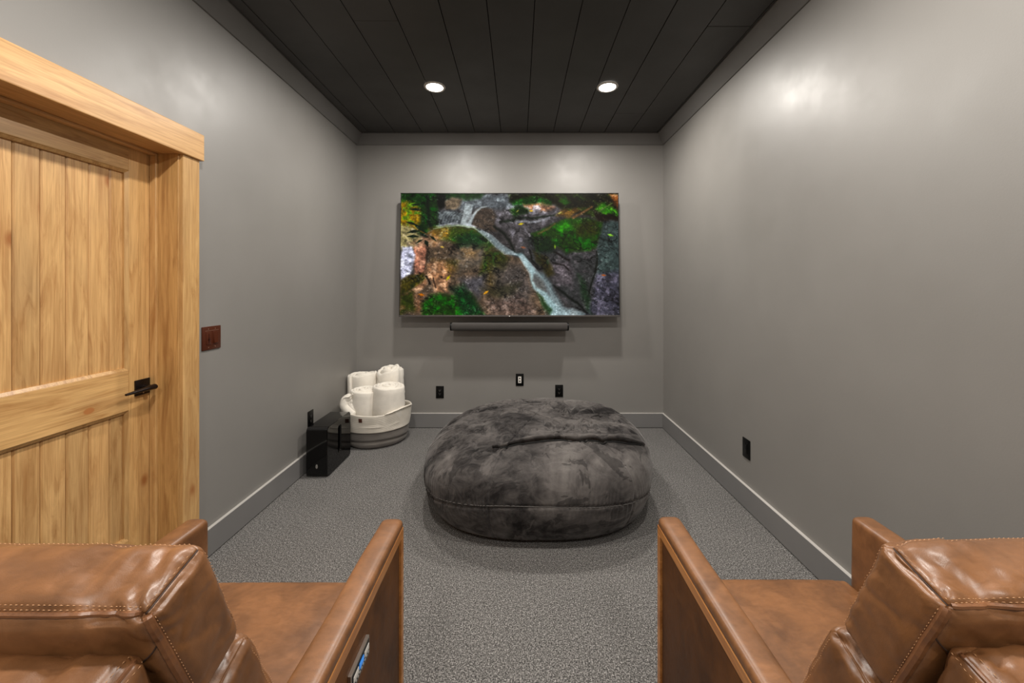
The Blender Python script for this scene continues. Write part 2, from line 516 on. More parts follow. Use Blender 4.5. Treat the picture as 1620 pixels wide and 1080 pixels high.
# lever handle
hd = empty('door_handle', (DX, 1.825, .947)); hd.parent = door
obj('rosette', box(0, .008, -.035, .035, -.036, .036, .002), M['bronze'], hd)
bm = bmesh.new()
add_cyl(bm, (.006, 0, 0), (1, 0, 0), .0135, .0125, .012, 24, .001)
add_cyl(bm, (.016, 0, 0), (1, 0, 0), .0105, .0095, .036, 24)
obj('neck', bm, M['bronze'], hd)
bm = bmesh.new()
pts, rad = [], []
for i in range(15):
    t = i/14
    pts.append((.054+.004*math.sin(t*math.pi), .016-.142*t, .000-.004*t*t))
    rad.append(.0165*(1-.62*t) if i not in (0, 14) else .006)
add_tube(bm, pts, rad, 14, .8)
obj('lever', bm, M['bronze'], hd)
obj('keyhole_pin', add_cyl(bmesh.new(), (.008, .0, -.026), (1, 0, 0), .003, .003, .002, 12), M['steel'], hd)

# ------------------------------------------------------------------ recessed lights
def downlight(x, y, label):
    r = empty('ceiling_light', (x, y, ZC-.001))
    tag(r, label, 'ceiling light', 'recessed round ceiling lights')
    bm = bmesh.new()
    n = 48
    prof = [(.062, -.002), (.064, -.006), (.070, -.0075), (.078, -.005), (.081, 0)]
    rings = [[bm.verts.new((a*math.cos(t), a*math.sin(t), z)) for t in [2*math.pi*i/n for i in range(n)]] for a, z in prof]
    for A, B in zip(rings, rings[1:]):
        for i in range(n): bm.faces.new((A[i], A[(i+1) % n], B[(i+1) % n], B[i]))
    obj('trim_ring', bm, M['lamp_trim'], r)
    bm = bmesh.new()
    add_cyl(bm, (0, 0, -.0035), (0, 0, 1), .0635, .0635, .003, 48)
    obj('lens', bm, M['lens'], r)
    ld = bpy.data.lights.new('lamp_light', 'AREA')
    ld.shape = 'DISK'; ld.size = .12; ld.energy = LAMP_W; ld.color = LAMP_COL
    lo = bpy.data.objects.new('lamp_light', ld); COL.objects.link(lo)
    lo.parent = r; lo.location = (0, 0, -.009)
downlight(-.638, 2.99, 'round recessed ceiling light, the left of the two lit ones before the television')
downlight(.680, 2.99, 'round recessed ceiling light, the right of the two lit ones before the television')
downlight(-.638, 1.1, 'round recessed ceiling light above the left leather chair')
downlight(.680, 1.1, 'round recessed ceiling light above the right leather chair')
downlight(-.638, -.8, 'round recessed ceiling light at the left, nearest the rear wall')
downlight(.680, -.8, 'round recessed ceiling light at the right, nearest the rear wall')

# ------------------------------------------------------------------ television
def paint_screen(W=600, H=336):
    """colours of the picture shown on the screen, computed from noise and soft shapes"""
    xs = np.linspace(113, 1365, W); ys = np.linspace(95, 797, H)
    X, Y = np.meshgrid(xs, ys)
    def c(*a): return np.array(a, float)/255
    sst = lambda a, b, v: np.clip((v-a)/(b-a), 0, 1)**2*(3-2*np.clip((v-a)/(b-a), 0, 1))
    wx = X+34*(fbm(X/70, Y/70, 3.3, 4)-.5); wy = Y+34*(fbm(X/70, Y/70, 7.9, 4)-.5)
    fine = fbm(X/6, Y/6, 1, 2); med = fbm(X/26, Y/26, 2, 4); big = fbm(X/110, Y/110, 4, 3)
    sx, sy = X*.8+Y*.5+24*med, Y*.8-X*.5
    grain = .50*fbm(sx/34, sy/15, 21, 3)+.32*fbm(X/13, Y/10, 22, 2)+.18*fine
    crack = np.abs(fbm(sx/48, sy/26, 31, 3)-.5)*2
    def poly(pts, soft=9, warp=True):
        px, py = (wx, wy) if warp else (X, Y)
        d = np.full(px.shape, 1e9); ins = np.zeros(px.shape, bool)
        n = len(pts)
        for i in range(n):
            x0, y0 = pts[i]; x1, y1 = pts[(i+1) % n]
            ex, ey = x1-x0, y1-y0
            t = np.clip(((px-x0)*ex+(py-y0)*ey)/(ex*ex+ey*ey+1e-9), 0, 1)
            d = np.minimum(d, np.hypot(px-x0-t*ex, py-y0-t*ey))
            cr = ((y0 > py) != (y1 > py))
            with np.errstate(divide='ignore', invalid='ignore'):
                xx = (x1-x0)*(py-y0)/(y1-y0+1e-12)+x0
            ins ^= cr & (px < xx)
        sd = np.where(ins, d, -d)
        return np.clip(sd/soft*.5+.5, 0, 1)
    def line(pts, wd, soft=4, warp=False):
        px, py = (wx, wy) if warp else (X, Y)
        best = np.zeros(px.shape)
        n = len(pts)
        for i in range(n-1):
            x0, y0 = pts[i]; x1, y1 = pts[i+1]
            ex, ey = x1-x0, y1-y0
            t = np.clip(((px-x0)*ex+(py-y0)*ey)/(ex*ex+ey*ey+1e-9), 0, 1)
            w0 = wd[i] if hasattr(wd, '__len__') else wd; w1 = wd[i+1] if hasattr(wd, '__len__') else wd
            dd = np.hypot(px-x0-t*ex, py-y0-t*ey)-(w0+(w1-w0)*t)
            best = np.maximum(best, np.clip(.5-dd/soft*.5, 0, 1))
        return best
    img = np.zeros((H, W, 3))
    img[:] = c(66, 62, 62)
    img *= (.55+.9*med*.9+.35*(fine-.5))[..., None]
    def lay(mask, col, tex=.5, tf=None, hi=None):
        nonlocal img
        t = (1+tex*1.5*((tf if tf is not None else grain)-.5))[..., None]
        colr = np.array(col)*t
        if hi is not None:
            hm = sst(.5, .72, med)[..., None]
            colr = colr*(1-hm)+np.array(hi)*t*hm
        img = img*(1-mask[..., None])+colr*mask[..., None]
    # upper stream bed with grey water sheets
    lay(poly([(330, 95), (760, 95), (1000, 150), (1040, 190), (900, 250), (700, 250), (560, 190), (430, 190)], 18), c(92, 96, 100), .7, hi=c(150, 158, 162))
    lay(poly([(640, 190), (960, 150), (1060, 180), (1010, 235), (900, 300), (860, 380), (800, 420), (740, 330), (650, 280)], 14), c(84, 80, 82), .8, hi=c(128, 124, 130))
    # left background: dark green, lit yellow leaves, dark trunk
    lay(poly([(100, 80), (600, 80), (560, 120), (330, 130), (330, 300), (250, 330), (100, 330)], 12), c(20, 50, 14), .9, med)
    lay(poly([(100, 135), (180, 135), (215, 180), (225, 260), (200, 300), (100, 320)], 14), c(150, 120, 20), 1.1, hi=c(96, 130, 26))
    lay(poly([(100, 285), (190, 290), (230, 350), (215, 400), (100, 420)], 14), c(150, 140, 100), 1.1, hi=c(200, 185, 150))
    lay(poly([(235, 95), (320, 95), (330, 200), (322, 290), (262, 310), (232, 260), (240, 160)], 8), c(28, 52, 20), .7, hi=c(16, 74, 16))
    lay(line([(262, 110), (268, 180), (275, 260), (290, 300)], 9, 8), c(14, 24, 14), .5)
    lay(poly([(318, 95), (372, 95), (376, 170), (345, 190), (325, 160)], 8), c(10, 12, 8), .5)
    # brown boulder upper left of the fall
    lay(poly([(368, 140), (400, 118), (470, 125), (450, 170), (420, 200), (375, 190)], 8), c(118, 104, 86), .9, hi=c(150, 132, 110))
    # small falls
    lay(poly([(325, 200), (360, 195), (470, 205), (460, 285), (330, 290)], 12), c(64, 68, 72), .8, hi=c(110, 116, 118))
    for k in range(7):
        a = 335+k*17
        lay(line([(a+36, 200+k*1.5), (a+12, 225), (a-2, 268)], 2, 5)*.5, c(176, 184, 184), .3)
    lay(line([(320, 285), (370, 277), (420, 272), (470, 282)], [5, 5, 9, 6], 6)*.75, c(206, 208, 214), .6)
    lay(poly([(478, 160), (505, 150), (528, 158), (520, 200), (500, 250), (520, 285), (455, 285), (470, 230)], 8)*.55, c(176, 190, 190), .6)
    for k in range(10):
        x0 = 484+k*4.5
        lay(line([(x0, 152+k), (x0-6, 200), (x0-28+k*2, 280)], 1.3, 3)*.75, c(222, 230, 232), .3)
    # round brown rock and curling jet
    lay(poly([(545, 190), (590, 172), (640, 190), (660, 230), (650, 270), (670, 320), (620, 310), (560, 290), (530, 280)], 8), c(72, 62, 54), .8, hi=c(96, 82, 70))
    lay(line([(604, 170), (575, 176), (548, 196), (528, 225), (512, 260), (500, 288)], [3, 4, 6, 8, 10, 12], 5)*.85, c(206, 216, 218), .35)
    lay(line([(455, 285), (500, 276), (540, 290)], [4, 8, 5], 6)*.8, c(214, 220, 226), .4)
    # dark creek gap right of brown rock
    lay(line([(650, 285), (700, 320), (740, 370), (770, 430), (780, 445)], [6, 7, 6, 5, 3], 7, True), c(18, 22, 16), .5)
    lay(line([(690, 262), (780, 240), (900, 232), (1000, 215)], [7, 6, 5, 3], 6, True)*.9, c(22, 32, 20), .5)
    # large lower-left dome rock
    dome = poly([(100, 800), (100, 600), (190, 560), (240, 470), (200, 420), (250, 330), (300, 305), (370, 288), (450, 282), (540, 300), (600, 340), (660, 400), (720, 445), (800, 470), (850, 520), (872, 590), (900, 660), (950, 720), (985, 800)], 5)
    lay(dome, c(88, 74, 60), .7, hi=c(118, 98, 80))
    lay(poly([(300, 305), (370, 288), (450, 282), (540, 300), (610, 350), (650, 400), (600, 420), (540, 385), (450, 390), (400, 370), (330, 360)], 16), c(60, 76, 20), .9, hi=c(40, 82, 20))
    lay(poly([(270, 310), (400, 288), (380, 345), (330, 370), (300, 390)], 16)*.8, c(160, 120, 50), 1.0, hi=c(190, 160, 110))
    lay(poly([(430, 340), (560, 320), (620, 380), (560, 400), (450, 410)], 18)*.85, c(16, 48, 24), .9)
    lay(poly([(480, 405), (600, 395), (620, 470), (560, 520), (440, 540), (400, 470)], 30)*.75, c(96, 90, 82), .6, hi=c(124, 110, 94))
    lay(poly([(470, 420), (560, 420), (540, 455), (470, 460)], 16)*.8, c(140, 112, 76), .8)
    lay(poly([(600, 415), (680, 430), (730, 480), (700, 530), (640, 560), (560, 560), (580, 500)], 18)*.85, c(52, 58, 14), .9, hi=c(40, 74, 18))
    lay(poly([(600, 540), (690, 520), (690, 600), (640, 650), (590, 620)], 20)*.7, c(72, 58, 24), .9)
    lay(poly([(300, 480), (430, 480), (440, 520), (400, 560), (330, 560)], 20)*.8, c(120, 92, 44), 1.0, hi=c(150, 116, 74))
    lay(poly([(380, 480), (450, 480), (430, 520)], 12)*.8, c(50, 48, 18), .7)
    # pink-brown slabs at left and white rapid
    lay(poly([(190, 400), (235, 370), (270, 400), (262, 470), (250, 560), (195, 575), (186, 480)], 7), c(160, 112, 92), 1.2, hi=c(206, 156, 130))
    lay(poly([(118, 400), (180, 395), (192, 440), (182, 520), (175, 560), (118, 600)], 7), c(180, 180, 196), 1.3, hi=c(232, 232, 244))
    lay(poly([(150, 380), (250, 340), (330, 340), (330, 400), (270, 400), (200, 400)], 14)*.7, c(150, 116, 92), 1.2, hi=c(200, 170, 140))
    lay(line([(262, 400), (272, 450), (262, 520), (240, 556)], [4, 7, 6, 3], 8, True)*.85, c(42, 34, 26), .5)
    lay(poly([(270, 500), (350, 480), (400, 560), (390, 660), (310, 660), (300, 600), (250, 640), (180, 680), (150, 620), (250, 570)], 12)*.9, c(150, 112, 84), 1.2, hi=c(222, 180, 146))
    lay(poly([(118, 600), (180, 570), (240, 556), (262, 590), (210, 620), (180, 650), (118, 700)], 8), c(66, 60, 20), 1.0, hi=c(40, 46, 18))
    lay(poly([(118, 680), (190, 660), (210, 760), (118, 800)], 14), c(48, 56, 18), .9, hi=c(80, 66, 36))
    lay(line([(262, 575), (278, 600), (282, 620)], 5, 5), c(14, 10, 6), .3)
    lay(line([(302, 585), (308, 610), (318, 640)], 3, 4), c(20, 12, 8), .3)
    lay(poly([(200, 680), (260, 690), (250, 770), (200, 770)], 14)*.8, c(120, 86, 62), 1.2)
    # grey stone middle, lower moss
    lay(poly([(450, 590), (600, 560), (600, 640), (560, 700), (480, 650)], 22)*.8, c(84, 84, 92), .6, hi=c(112, 110, 118))
    lay(poly([(640, 520), (800, 500), (850, 560), (870, 640), (860, 720), (700, 720), (640, 640)], 30)*.7, c(78, 74, 74), .8, hi=c(108, 100, 98))
    lay(poly([(240, 740), (290, 690), (350, 665), (420, 690), (450, 650), (520, 680), (560, 740), (600, 800), (240, 800)], 14), c(28, 58, 14), .9, hi=c(26, 96, 16))
    lay(poly([(400, 640), (470, 620), (520, 680), (580, 760), (600, 800), (470, 800), (440, 720)], 18)*.7, c(14, 44, 26), .8, hi=c(22, 66, 40))
    lay(poly([(570, 650), (800, 610), (760, 680), (640, 700)], 20)*.6, c(42, 42, 24), .9)
    lay(poly([(600, 720), (800, 680), (880, 740), (890, 800), (640, 800)], 20)*.7, c(96, 80, 74), 1.5, hi=c(140, 122, 116))
    # right-hand wall of rock
    lay(poly([(780, 430), (900, 300), (1000, 420), (1240, 440), (1380, 240), (1380, 820), (1170, 800), (1050, 720), (960, 560), (870, 500)], 14), c(58, 58, 58), .8, hi=c(86, 82, 84))
    lay(poly([(1020, 480), (1080, 470), (1110, 560), (1090, 640), (1000, 620), (960, 520)], 16)*.8, c(96, 88, 92), 1.1, hi=c(132, 122, 128))
    lay(poly([(1270, 260), (1380, 260), (1380, 560), (1240, 560), (1250, 400)], 12)*.8, c(58, 72, 70), .7, hi=c(74, 92, 88))
    lay(poly([(1230, 560), (1370, 540), (1370, 800), (1180, 790), (1220, 680)], 16)*.7, c(66, 64, 78), 1.3, hi=c(104, 100, 118))
    lay(line([(1245, 430), (1238, 520), (1215, 600), (1190, 680)], [4, 4, 5, 3], 5, True), c(16, 20, 14), .3)
    lay(line([(1000, 430), (1040, 460), (1080, 475)], 4, 4, True), c(18, 12, 10), .3)
    lay(line([(990, 500), (1040, 500), (1080, 540)], 3, 4, True), c(18, 14, 12), .3)
    lay(poly([(870, 420), (960, 470), (1000, 560), (960, 580), (900, 500)], 12)*.8, c(54, 48, 18), .9, hi=c(34, 52, 20))
    lay(line([(850, 420), (862, 480), (900, 520)], 4, 5, True), c(14, 14, 10), .3)
    lay(line([(985, 630), (1060, 680), (1120, 720), (1190, 780)], [3, 5, 6, 4], 6, True), c(14, 18, 14), .3)
    lay(poly([(1130, 560), (1180, 620), (1210, 790), (1150, 700)], 14)*.7, c(22, 46, 22), .8)
    # green right boulder
    lay(poly([(870, 330), (980, 270), (1080, 235), (1200, 235), (1275, 260), (1265, 330), (1245, 400), (1200, 430), (1060, 440), (1010, 400), (960, 420), (890, 420)], 10), c(34, 60, 14), .9, hi=c(26, 84, 14))
    lay(poly([(985, 280), (1080, 240), (1150, 240), (1130, 300), (1020, 330)], 12)*.85, c(40, 108, 14), .8, hi=c(56, 136, 18))
    lay(poly([(1090, 250), (1240, 250), (1250, 340), (1120, 340)], 18)*.6, c(54, 44, 14), .8)
    lay(poly([(870, 370), (980, 350), (1000, 430), (900, 440)], 16)*.8, c(20, 34, 22), .7, hi=c(46, 52, 28))
    # upper right forest floor
    lay(poly([(740, 95), (1380, 95), (1380, 250), (1270, 250), (1200, 220), (1060, 200), (1000, 160), (860, 150), (740, 140)], 10), c(30, 28, 12), 1.2, hi=c(46, 58, 20))
    lay(poly([(745, 130), (860, 110), (980, 140), (975, 165), (850, 155), (760, 160)], 10), c(26, 62, 18), .9, hi=c(34, 96, 30))
    lay(poly([(1020, 140), (1060, 115), (1090, 150), (1060, 165)], 8), c(38, 76, 16), .8)
    lay(poly([(740, 190), (790, 160), (850, 170), (840, 205), (770, 235)], 10), c(20, 44, 14), .9, hi=c(36, 70, 18))
    lay(poly([(820, 150), (920, 155), (1000, 175), (930, 200), (850, 185)], 10)*.8, c(180, 132, 100), 1.4, hi=c(226, 214, 216))
    lay(poly([(1030, 190), (1160, 180), (1080, 235), (1000, 220)], 10)*.8, c(130, 96, 42), 1.0, hi=c(96, 90, 24))
    lay(poly([(1240, 180), (1290, 150), (1370, 210), (1360, 235), (1300, 215)], 8), c(46, 104, 14), .8, hi=c(70, 140, 24))
    lay(poly([(1230, 200), (1370, 235), (1370, 255), (1250, 250)], 8), c(28, 18, 10), .8)
    lay(poly([(1310, 100), (1370, 95), (1370, 200), (1340, 160)], 8)*.8, c(140, 86, 44), 1.5, hi=c(220, 160, 120))
    lay(line([(1214, 172), (1160, 205), (1105, 235)], [5, 7, 7], 4), c(110, 82, 52), .8)
    lay(line([(1000, 270), (960, 300), (905, 328)], [4, 6, 6], 4), c(88, 84, 44), .8)
    lay(line([(1330, 150), (1290, 175), (1250, 200)], 3, 4), c(92, 108, 60), .4)
    lay(line([(780, 255), (860, 260), (960, 238)], [3, 6, 3], 6, True)*.6, c(190, 194, 200), .8)
    # long chute following the dome's edge then down to the pool
    lay(line([(300, 300), (370, 286), (450, 280), (530, 292), (600, 335)], [1.5, 2, 2.5, 3, 4], 3)*.8, c(190, 206, 176), .3)
    lay(line([(560, 305), (620, 345), (670, 395), (720, 430), (790, 452)], [4, 14, 17, 15, 8], 12)*.8, c(96, 110, 112), .6)
    for k in range(9):
        o_ = (k-4)*3.4
        lay(line([(570+o_*.6, 312-o_*.3), (628+o_, 350-o_*.8), (676+o_, 398-o_*.8), (722+o_, 432-o_), (790, 452)], 1.0, 3)*.6, c(196, 210, 214), .4)
    lay(line([(780, 448), (805, 452), (830, 488), (868, 540)], [4, 12, 16, 18], 7)*.92, c(150, 176, 180), .4)
    lay(line([(868, 545), (866, 600), (885, 640), (940, 680), (975, 740), (1010, 800)], [9, 6, 10, 16, 24, 42], 8)*.9, c(160, 188, 190), .35)
    lay(line([(868, 540), (920, 570), (960, 620), (985, 680), (1030, 760)], [8, 18, 16, 20, 22], 12)*.6, c(134, 156, 160), .5)
    lay(poly([(880, 570), (930, 600), (945, 660), (890, 640)], 10, False)*.7, c(74, 70, 64), .8)
    for k in range(16):
        o_ = (k-8)*2.6
        lay(line([(805+o_*.6, 455-o_*.3), (868+o_, 540-o_*.6), (900+o_*1.5, 600-o_), (950+o_*1.8, 680-o_), (1010+o_*3, 800)], .9, 3)*.45, c(214, 228, 230), .4)
    lay(poly([(985, 800), (1000, 760), (1060, 750), (1170, 785), (1170, 810)], 12)*.85, c(168, 186, 190), .8, hi=c(206, 220, 222))
    lay(poly([(895, 670), (930, 700), (975, 770), (960, 800), (920, 740)], 10)*.8, c(22, 52, 18), .8)
    # plant with long dark leaves
    lay(line([(145, 260), (200, 300), (262, 330), (300, 315)], 3, 3), c(120, 90, 40), .3)
    for (x0, y0, x1, y1, wd) in ((140, 258, 205, 280, 8), (175, 262, 265, 330, 10), (150, 322, 225, 310, 9), (150, 345, 215, 345, 9), (225, 330, 270, 350, 6), (160, 185, 230, 190, 8), (170, 160, 225, 160, 6), (280, 340, 318, 372, 7), (252, 365, 270, 402, 11), (200, 385, 240, 362, 6)):
        mx, my = (x0+x1)/2, (y0+y1)/2
        lay(line([(x0, y0), (mx, my-2), (x1, y1)], [1, wd, 1], 3), c(14, 30, 16), .5)
    # loose leaves
    for (x, y, a, ln, col) in ((375, 325, .4, 10, (220, 170, 60)), (352, 405, .2, 10, (222, 190, 90)), (388, 583, -.9, 17, (210, 196, 30)), (604, 668, -.6, 17, (214, 158, 46)), (805, 271, -.2, 15, (200, 180, 40)), (863, 195, 0, 11, (210, 170, 30)), (1028, 207, -.5, 10, (206, 190, 110)), (785, 196, -.8, 8, (190, 176, 90)), (1000, 403, 1.5, 12, (140, 170, 50)), (1320, 336, .3, 17, (130, 180, 60)), (1278, 568, .1, 12, (170, 90, 30)), (235, 680, .2, 18, (190, 116, 26)), (915, 158, 1.0, 9, (196, 168, 110)), (818, 408, .2, 14, (146, 96, 70))):
        dx, dy = math.cos(a)*ln, math.sin(a)*ln
        lay(line([(x-dx, y-dy), (x, y), (x+dx, y+dy)], [1, ln*.42, 1], 3), c(*col), .35)
    img *= (1-.62*np.exp(-(crack/(.02+.10*fbm(X/60, Y/60, 41, 2)))**2)*sst(.42, .62, fbm(X/90, Y/70, 43, 2))*(1-sst(.26, .42, img.mean(-1))))[..., None]
    sp = fbm(X/8, Y/8, 51, 2)
    img += (.16*sst(.66, .80, sp)*sst(.45, .62, fbm(X/70, Y/60, 53, 2)))[..., None]
    img *= (.80+.40*fbm(X/9, Y/7, 12, 2))[..., None]*.97
    img = np.clip(img, 0, 1)**1.12
    m_ = img.mean(-1, keepdims=True)
    img = np.clip(m_+(img-m_)*1.12, 0, 1)
    img = np.clip(img, 0, 1)
    l_ = np.where(img <= .04045, img/12.92, ((img+.055)/1.055)**2.4)
    return l_, W, H

tv = empty('television', (-.085, 3.80, 1.73)); tv.rotation_euler = (math.radians(-2.6), 0, 0)
tag(tv, 'large flat television showing a mossy forest stream, mounted on the back wall', 'television')
TW, THH = 2.126, 1.205
hw, hh = TW/2, THH/2
# back wall side is +y locally
obj('housing', box(-hw+.01, hw-.01, .004, .030, -hh+.01, hh-.01, .006), M['tv_back'], tv)
obj('rear_box', box(-hw*.8, hw*.8, .030, .062, -hh*.85, hh*.35, .012), M['tv_back'], tv)
for (a, b, c_, d) in ((-hw, hw, hh-.007, hh), (-hw, -hw+.006, -hh+.014, hh-.007), (hw-.006, hw, -hh+.014, hh-.007)):
    obj('bezel', box(a, b, -.006, .026, c_, d, .0012, 1), M['bezel'], tv)
obj('bezel', box(-hw, hw, -.008, .026, -hh, -hh+.016, .002, 1), M['bezel_bright'], tv)['label'] = 'wider grey lower bezel'
cols, W_, H_ = paint_screen()
gx = np.linspace(-hw+.006, hw-.006, W_); gz = np.linspace(hh-.007, -hh+.016, H_)
GX, GZ = np.meshgrid(gx, gz)
P = np.stack([GX, np.zeros_like(GX), GZ], -1)
me = grid_mesh('screen', P[:, ::-1], smooth=False)
ca = me.color_attributes.new('picture', 'FLOAT_COLOR', 'POINT')
cc = np.ones((H_, W_, 4), np.float32); cc[..., :3] = cols[:, ::-1]
ca.data.foreach_set('color', cc.reshape(-1))
k = NM('screen_picture')
at = k.n('ShaderNodeAttribute', attribute_name='picture')
k.l(at.outputs['Color'], k.b.inputs['Emission Color'])
k.set(Base_Color=(.004, .004, .004, 1), Roughness=.4, Emission_Strength=1.0, Specular_IOR_Level=.04)
link('screen', me, k.m, tv)
obj('logo_dot', box(-.006, .006, -.0095, -.0078, -hh+.004, -hh+.010, .0005, 1), M['white_plastic'], tv)
bm = box(-.30, .30, .064, .074, -.22, .22, .002)
add_box(bm, -.24, -.20, .060, .12, -.2, .2, .002); add_box(bm, .20, .24, .060, .12, -.2, .2, .002)
obj('wall_bracket', bm, M['tv_back'], tv)

# sound bar
sb = empty('sound_bar', (-.085, 3.79, 1.032))
tag(sb, 'dark grey rounded sound bar mounted just under the television', 'speaker')
def bar_profile(n=40):
    pr = []
    for i in range(n):
        t = 2*math.pi*i/n
        c_, s_ = math.cos(t), math.sin(t)
        e = 2/2.9
        pr.append((.050*abs(c_)**e*(1 if c_ > 0 else -1), .038*abs(s_)**e*(1 if s_ > 0 else -1)))
    return pr
bm = bmesh.new()
pr = bar_profile()
st = [(-.556, .90), (-.552, 1.0), (.552, 1.0), (.556, .90)]
rings = [[bm.verts.new((x, u*s, v*s)) for u, v in pr] for x, s in st]
for A, B in zip(rings, rings[1:]):
    for i in range(len(pr)): bm.faces.new((A[i], A[(i+1) % len(pr)], B[(i+1) % len(pr)], B[i]))
bm.faces.new(rings[0][::-1]); bm.faces.new(rings[-1])
obj('speaker_body', bm, M['bar_cloth'], sb)
for s in (-1, 1):
    bm = bmesh.new()
    rings = [[bm.verts.new((s*x, u*q, v*q)) for u, v in pr] for x, q in ((.556, 1.02), (.566, 1.02), (.569, .96))]
    for A, B in zip(rings, rings[1:]):
        for i in range(len(pr)): bm.faces.new((A[i], A[(i+1) % len(pr)], B[(i+1) % len(pr)], B[i]))
    bm.faces.new(rings[0][::-1]); bm.faces.new(rings[-1])
    obj('end_cap', bm, M['black_plastic'], sb)
bm = box(-.54, .54, .030, .085, -.046, -.020, .003)
add_box(bm, -.2, .2, .040, .158, -.035, .03, .003)
obj('mounting_bracket', bm, M['black_plastic'], sb)

# ------------------------------------------------------------------ electrical plates
def wall_plate(name, loc, rotz, label, cat, kind, pm, im, two=False, group=None):
    """local: x along wall, -y faces the room, z up"""
    r = empty(name, loc, rotz); tag(r, label, cat, group)
    w2 = .063 if two else .0395
    obj('cover_plate', box(-w2, w2, -.006, 0, -.0615, .0615, .0025), pm, r)
    gangs = (-.023, .023) if two else (0,)
    for gi, gx_ in enumerate(gangs):
        if kind in ('decora', 'port', 'dimmer'):
            ins = obj('insert', box(gx_-.0165, gx_+.0165, -.0085, -.0045, -.0335, .0335, .0015), im, r)
        if kind == 'decora':
            bm = bmesh.new()
            for zc in (.017, -.017):
                add_box(bm, gx_-.0078, gx_-.0056, -.0092, -.0080, zc-.001, zc+.008)
                add_box(bm, gx_+.0056, gx_+.0078, -.0092, -.0080, zc-.001, zc+.007)
                add_cyl(bm, (gx_, -.0080, zc-.007), (0, -1, 0), .0024, .0024, .0012, 12)
            obj('socket_slot', bm, M['grey_badge'], r)
        if kind == 'port':
            bm = bmesh.new()
            for zc in (.014, -.014): add_box(bm, gx_-.0065, gx_+.0065, -.0095, -.0080, zc-.0065, zc+.0065, .001, 1)
            obj('jack_port', bm, M['black_plastic'] if im is M['white_plastic'] else M['slot'], r)
        if kind == 'dimmer':
            if gi == 0:
                obj('slider', box(gx_-.004, gx_+.004, -.0125, -.008, -.012, .000, .001), M['brown_plastic_dark'], r)
                obj('slider_track', box(gx_-.0015, gx_+.0015, -.0092, -.0083, -.026, .024), M['brown_plastic_dark'], r)
            else:
                obj('rocker', prism([(-.0085, -.030), (-.0125, -.028), (-.0085, .030)][::-1], 'x', gx_-.013, gx_+.013), im, r)
        if kind == 'duplex':
            for zc in (.0195, -.0195):
                obj('socket_face', add_cyl(bmesh.new(), (gx_, -.0045, zc), (0, -1, 0), .0172, .0168, .0035, 28), im, r)
                bm = bmesh.new()
                add_box(bm, gx_-.0075, gx_-.0055, -.0088, -.0078, zc, zc+.008)
                add_box(bm, gx_+.0055, gx_+.0075, -.0088, -.0078, zc, zc+.007)
                add_cyl(bm, (gx_, -.0078, zc-.007), (0, -1, 0), .0023, .0023, .001, 12)
                obj('socket_slot', bm, M['grey_badge'], r)
        for zc in ((.048, -.048) if kind != 'duplex' else (0,)):
            obj('screw', add_cyl(bmesh.new(), (gx_, -.0055, zc), (0, -1, 0), .0028, .0022, .0013, 14), M['screw'] if two else M['black_plastic'], r)
    return r
wall_plate('wall_outlet', (-.790, YF-.0005, .357), 0, 'black wall outlet on the back wall beside the blanket basket', 'outlet', 'decora', M['black_plastic'], M['black_plastic'])
wall_plate('wall_jack', (.014, YF-.0005, .482), 0, 'black wall plate with a white centre insert, highest of three under the television', 'wall plate', 'port', M['black_plastic'], M['white_plastic'])
wall_plate('wall_outlet', (.411, YF-.0005, .370), 0, 'black wall outlet on the back wall above the right part of the bean bag', 'outlet', 'duplex', M['black_plastic'], M['black_plastic'])
wall_plate('wall_outlet', (XR-.0005, 2.507, .381), -math.pi/2, 'black wall plate low on the bare right wall above the baseboard', 'outlet', 'port', M['black_plastic'], M['black_plastic'])
ol = wall_plate('wall_outlet', (XL+.0005, 3.07, .385), math.pi/2, 'black wall outlet on the left wall just behind the glossy black speaker', 'outlet', 'duplex', M['black_plastic'], M['black_plastic'])
sw = wall_plate('light_switch', (XL+.0005, 2.078, 1.143), math.pi/2, 'reddish brown double switch plate on the left wall beside the door', 'light switch', 'dimmer', M['brown_plastic'], M['brown_plastic'], two=True)
bm = bmesh.new()
random.seed(3)
xx = -.044
while xx < .044:
    ww = random.uniform(.003, .008)
    add_box(bm, xx, xx+ww, -.0064, -.0058, .0385, .0405); xx += ww+.0018
obj('engraved_line', bm, M['screw'], sw)

# ------------------------------------------------------------------ subwoofer
sub = empty('subwoofer', (-1.492, 3.10, .0)); sub.rotation_euler = (0, 0, math.radians(0))
tag(sub, 'glossy black box speaker with a side slot, on the carpet by the left wall', 'speaker')
SWd, SDp, SHt, cr = .158, .402, .372, .030
# rounded rectangle in y,z with a vertical through-slot
def rrect(hy, z0, z1, r, n=6):
    out = []
    for cy, cz, a0 in ((hy-r, z0+r, -90), (hy-r, z1-r, 0), (-hy+r, z1-r, 90), (-hy+r, z0+r, 180)):
        for i in range(n+1):
            a = math.radians(a0+90*i/n)
            out.append((cy+r*math.cos(a), cz+r*math.sin(a)))
    return out
outer = rrect(SDp/2, .006, SHt, cr)
slot = rrect(.024, .115, .318, .022)
bm = bmesh.new()
no = len(outer)
def ringv(prof, x, shrink=0, cy=0, cz=.19, hy=1):
    return [bm.verts.new((x, y-shrink*(1 if y > cy else -1), z-shrink*(1 if z > cz else -1))) for y, z in prof]
xs_ = [(-SWd/2, .003), (-SWd/2+.003, 0), (SWd/2-.003, 0), (SWd/2, .003)]
ro = [ringv(outer, x, s) for x, s in xs_]
for A, B in zip(ro, ro[1:]):
    for i in range(no): bm.faces.new((A[i], A[(i+1) % no], B[(i+1) % no], B[i]))
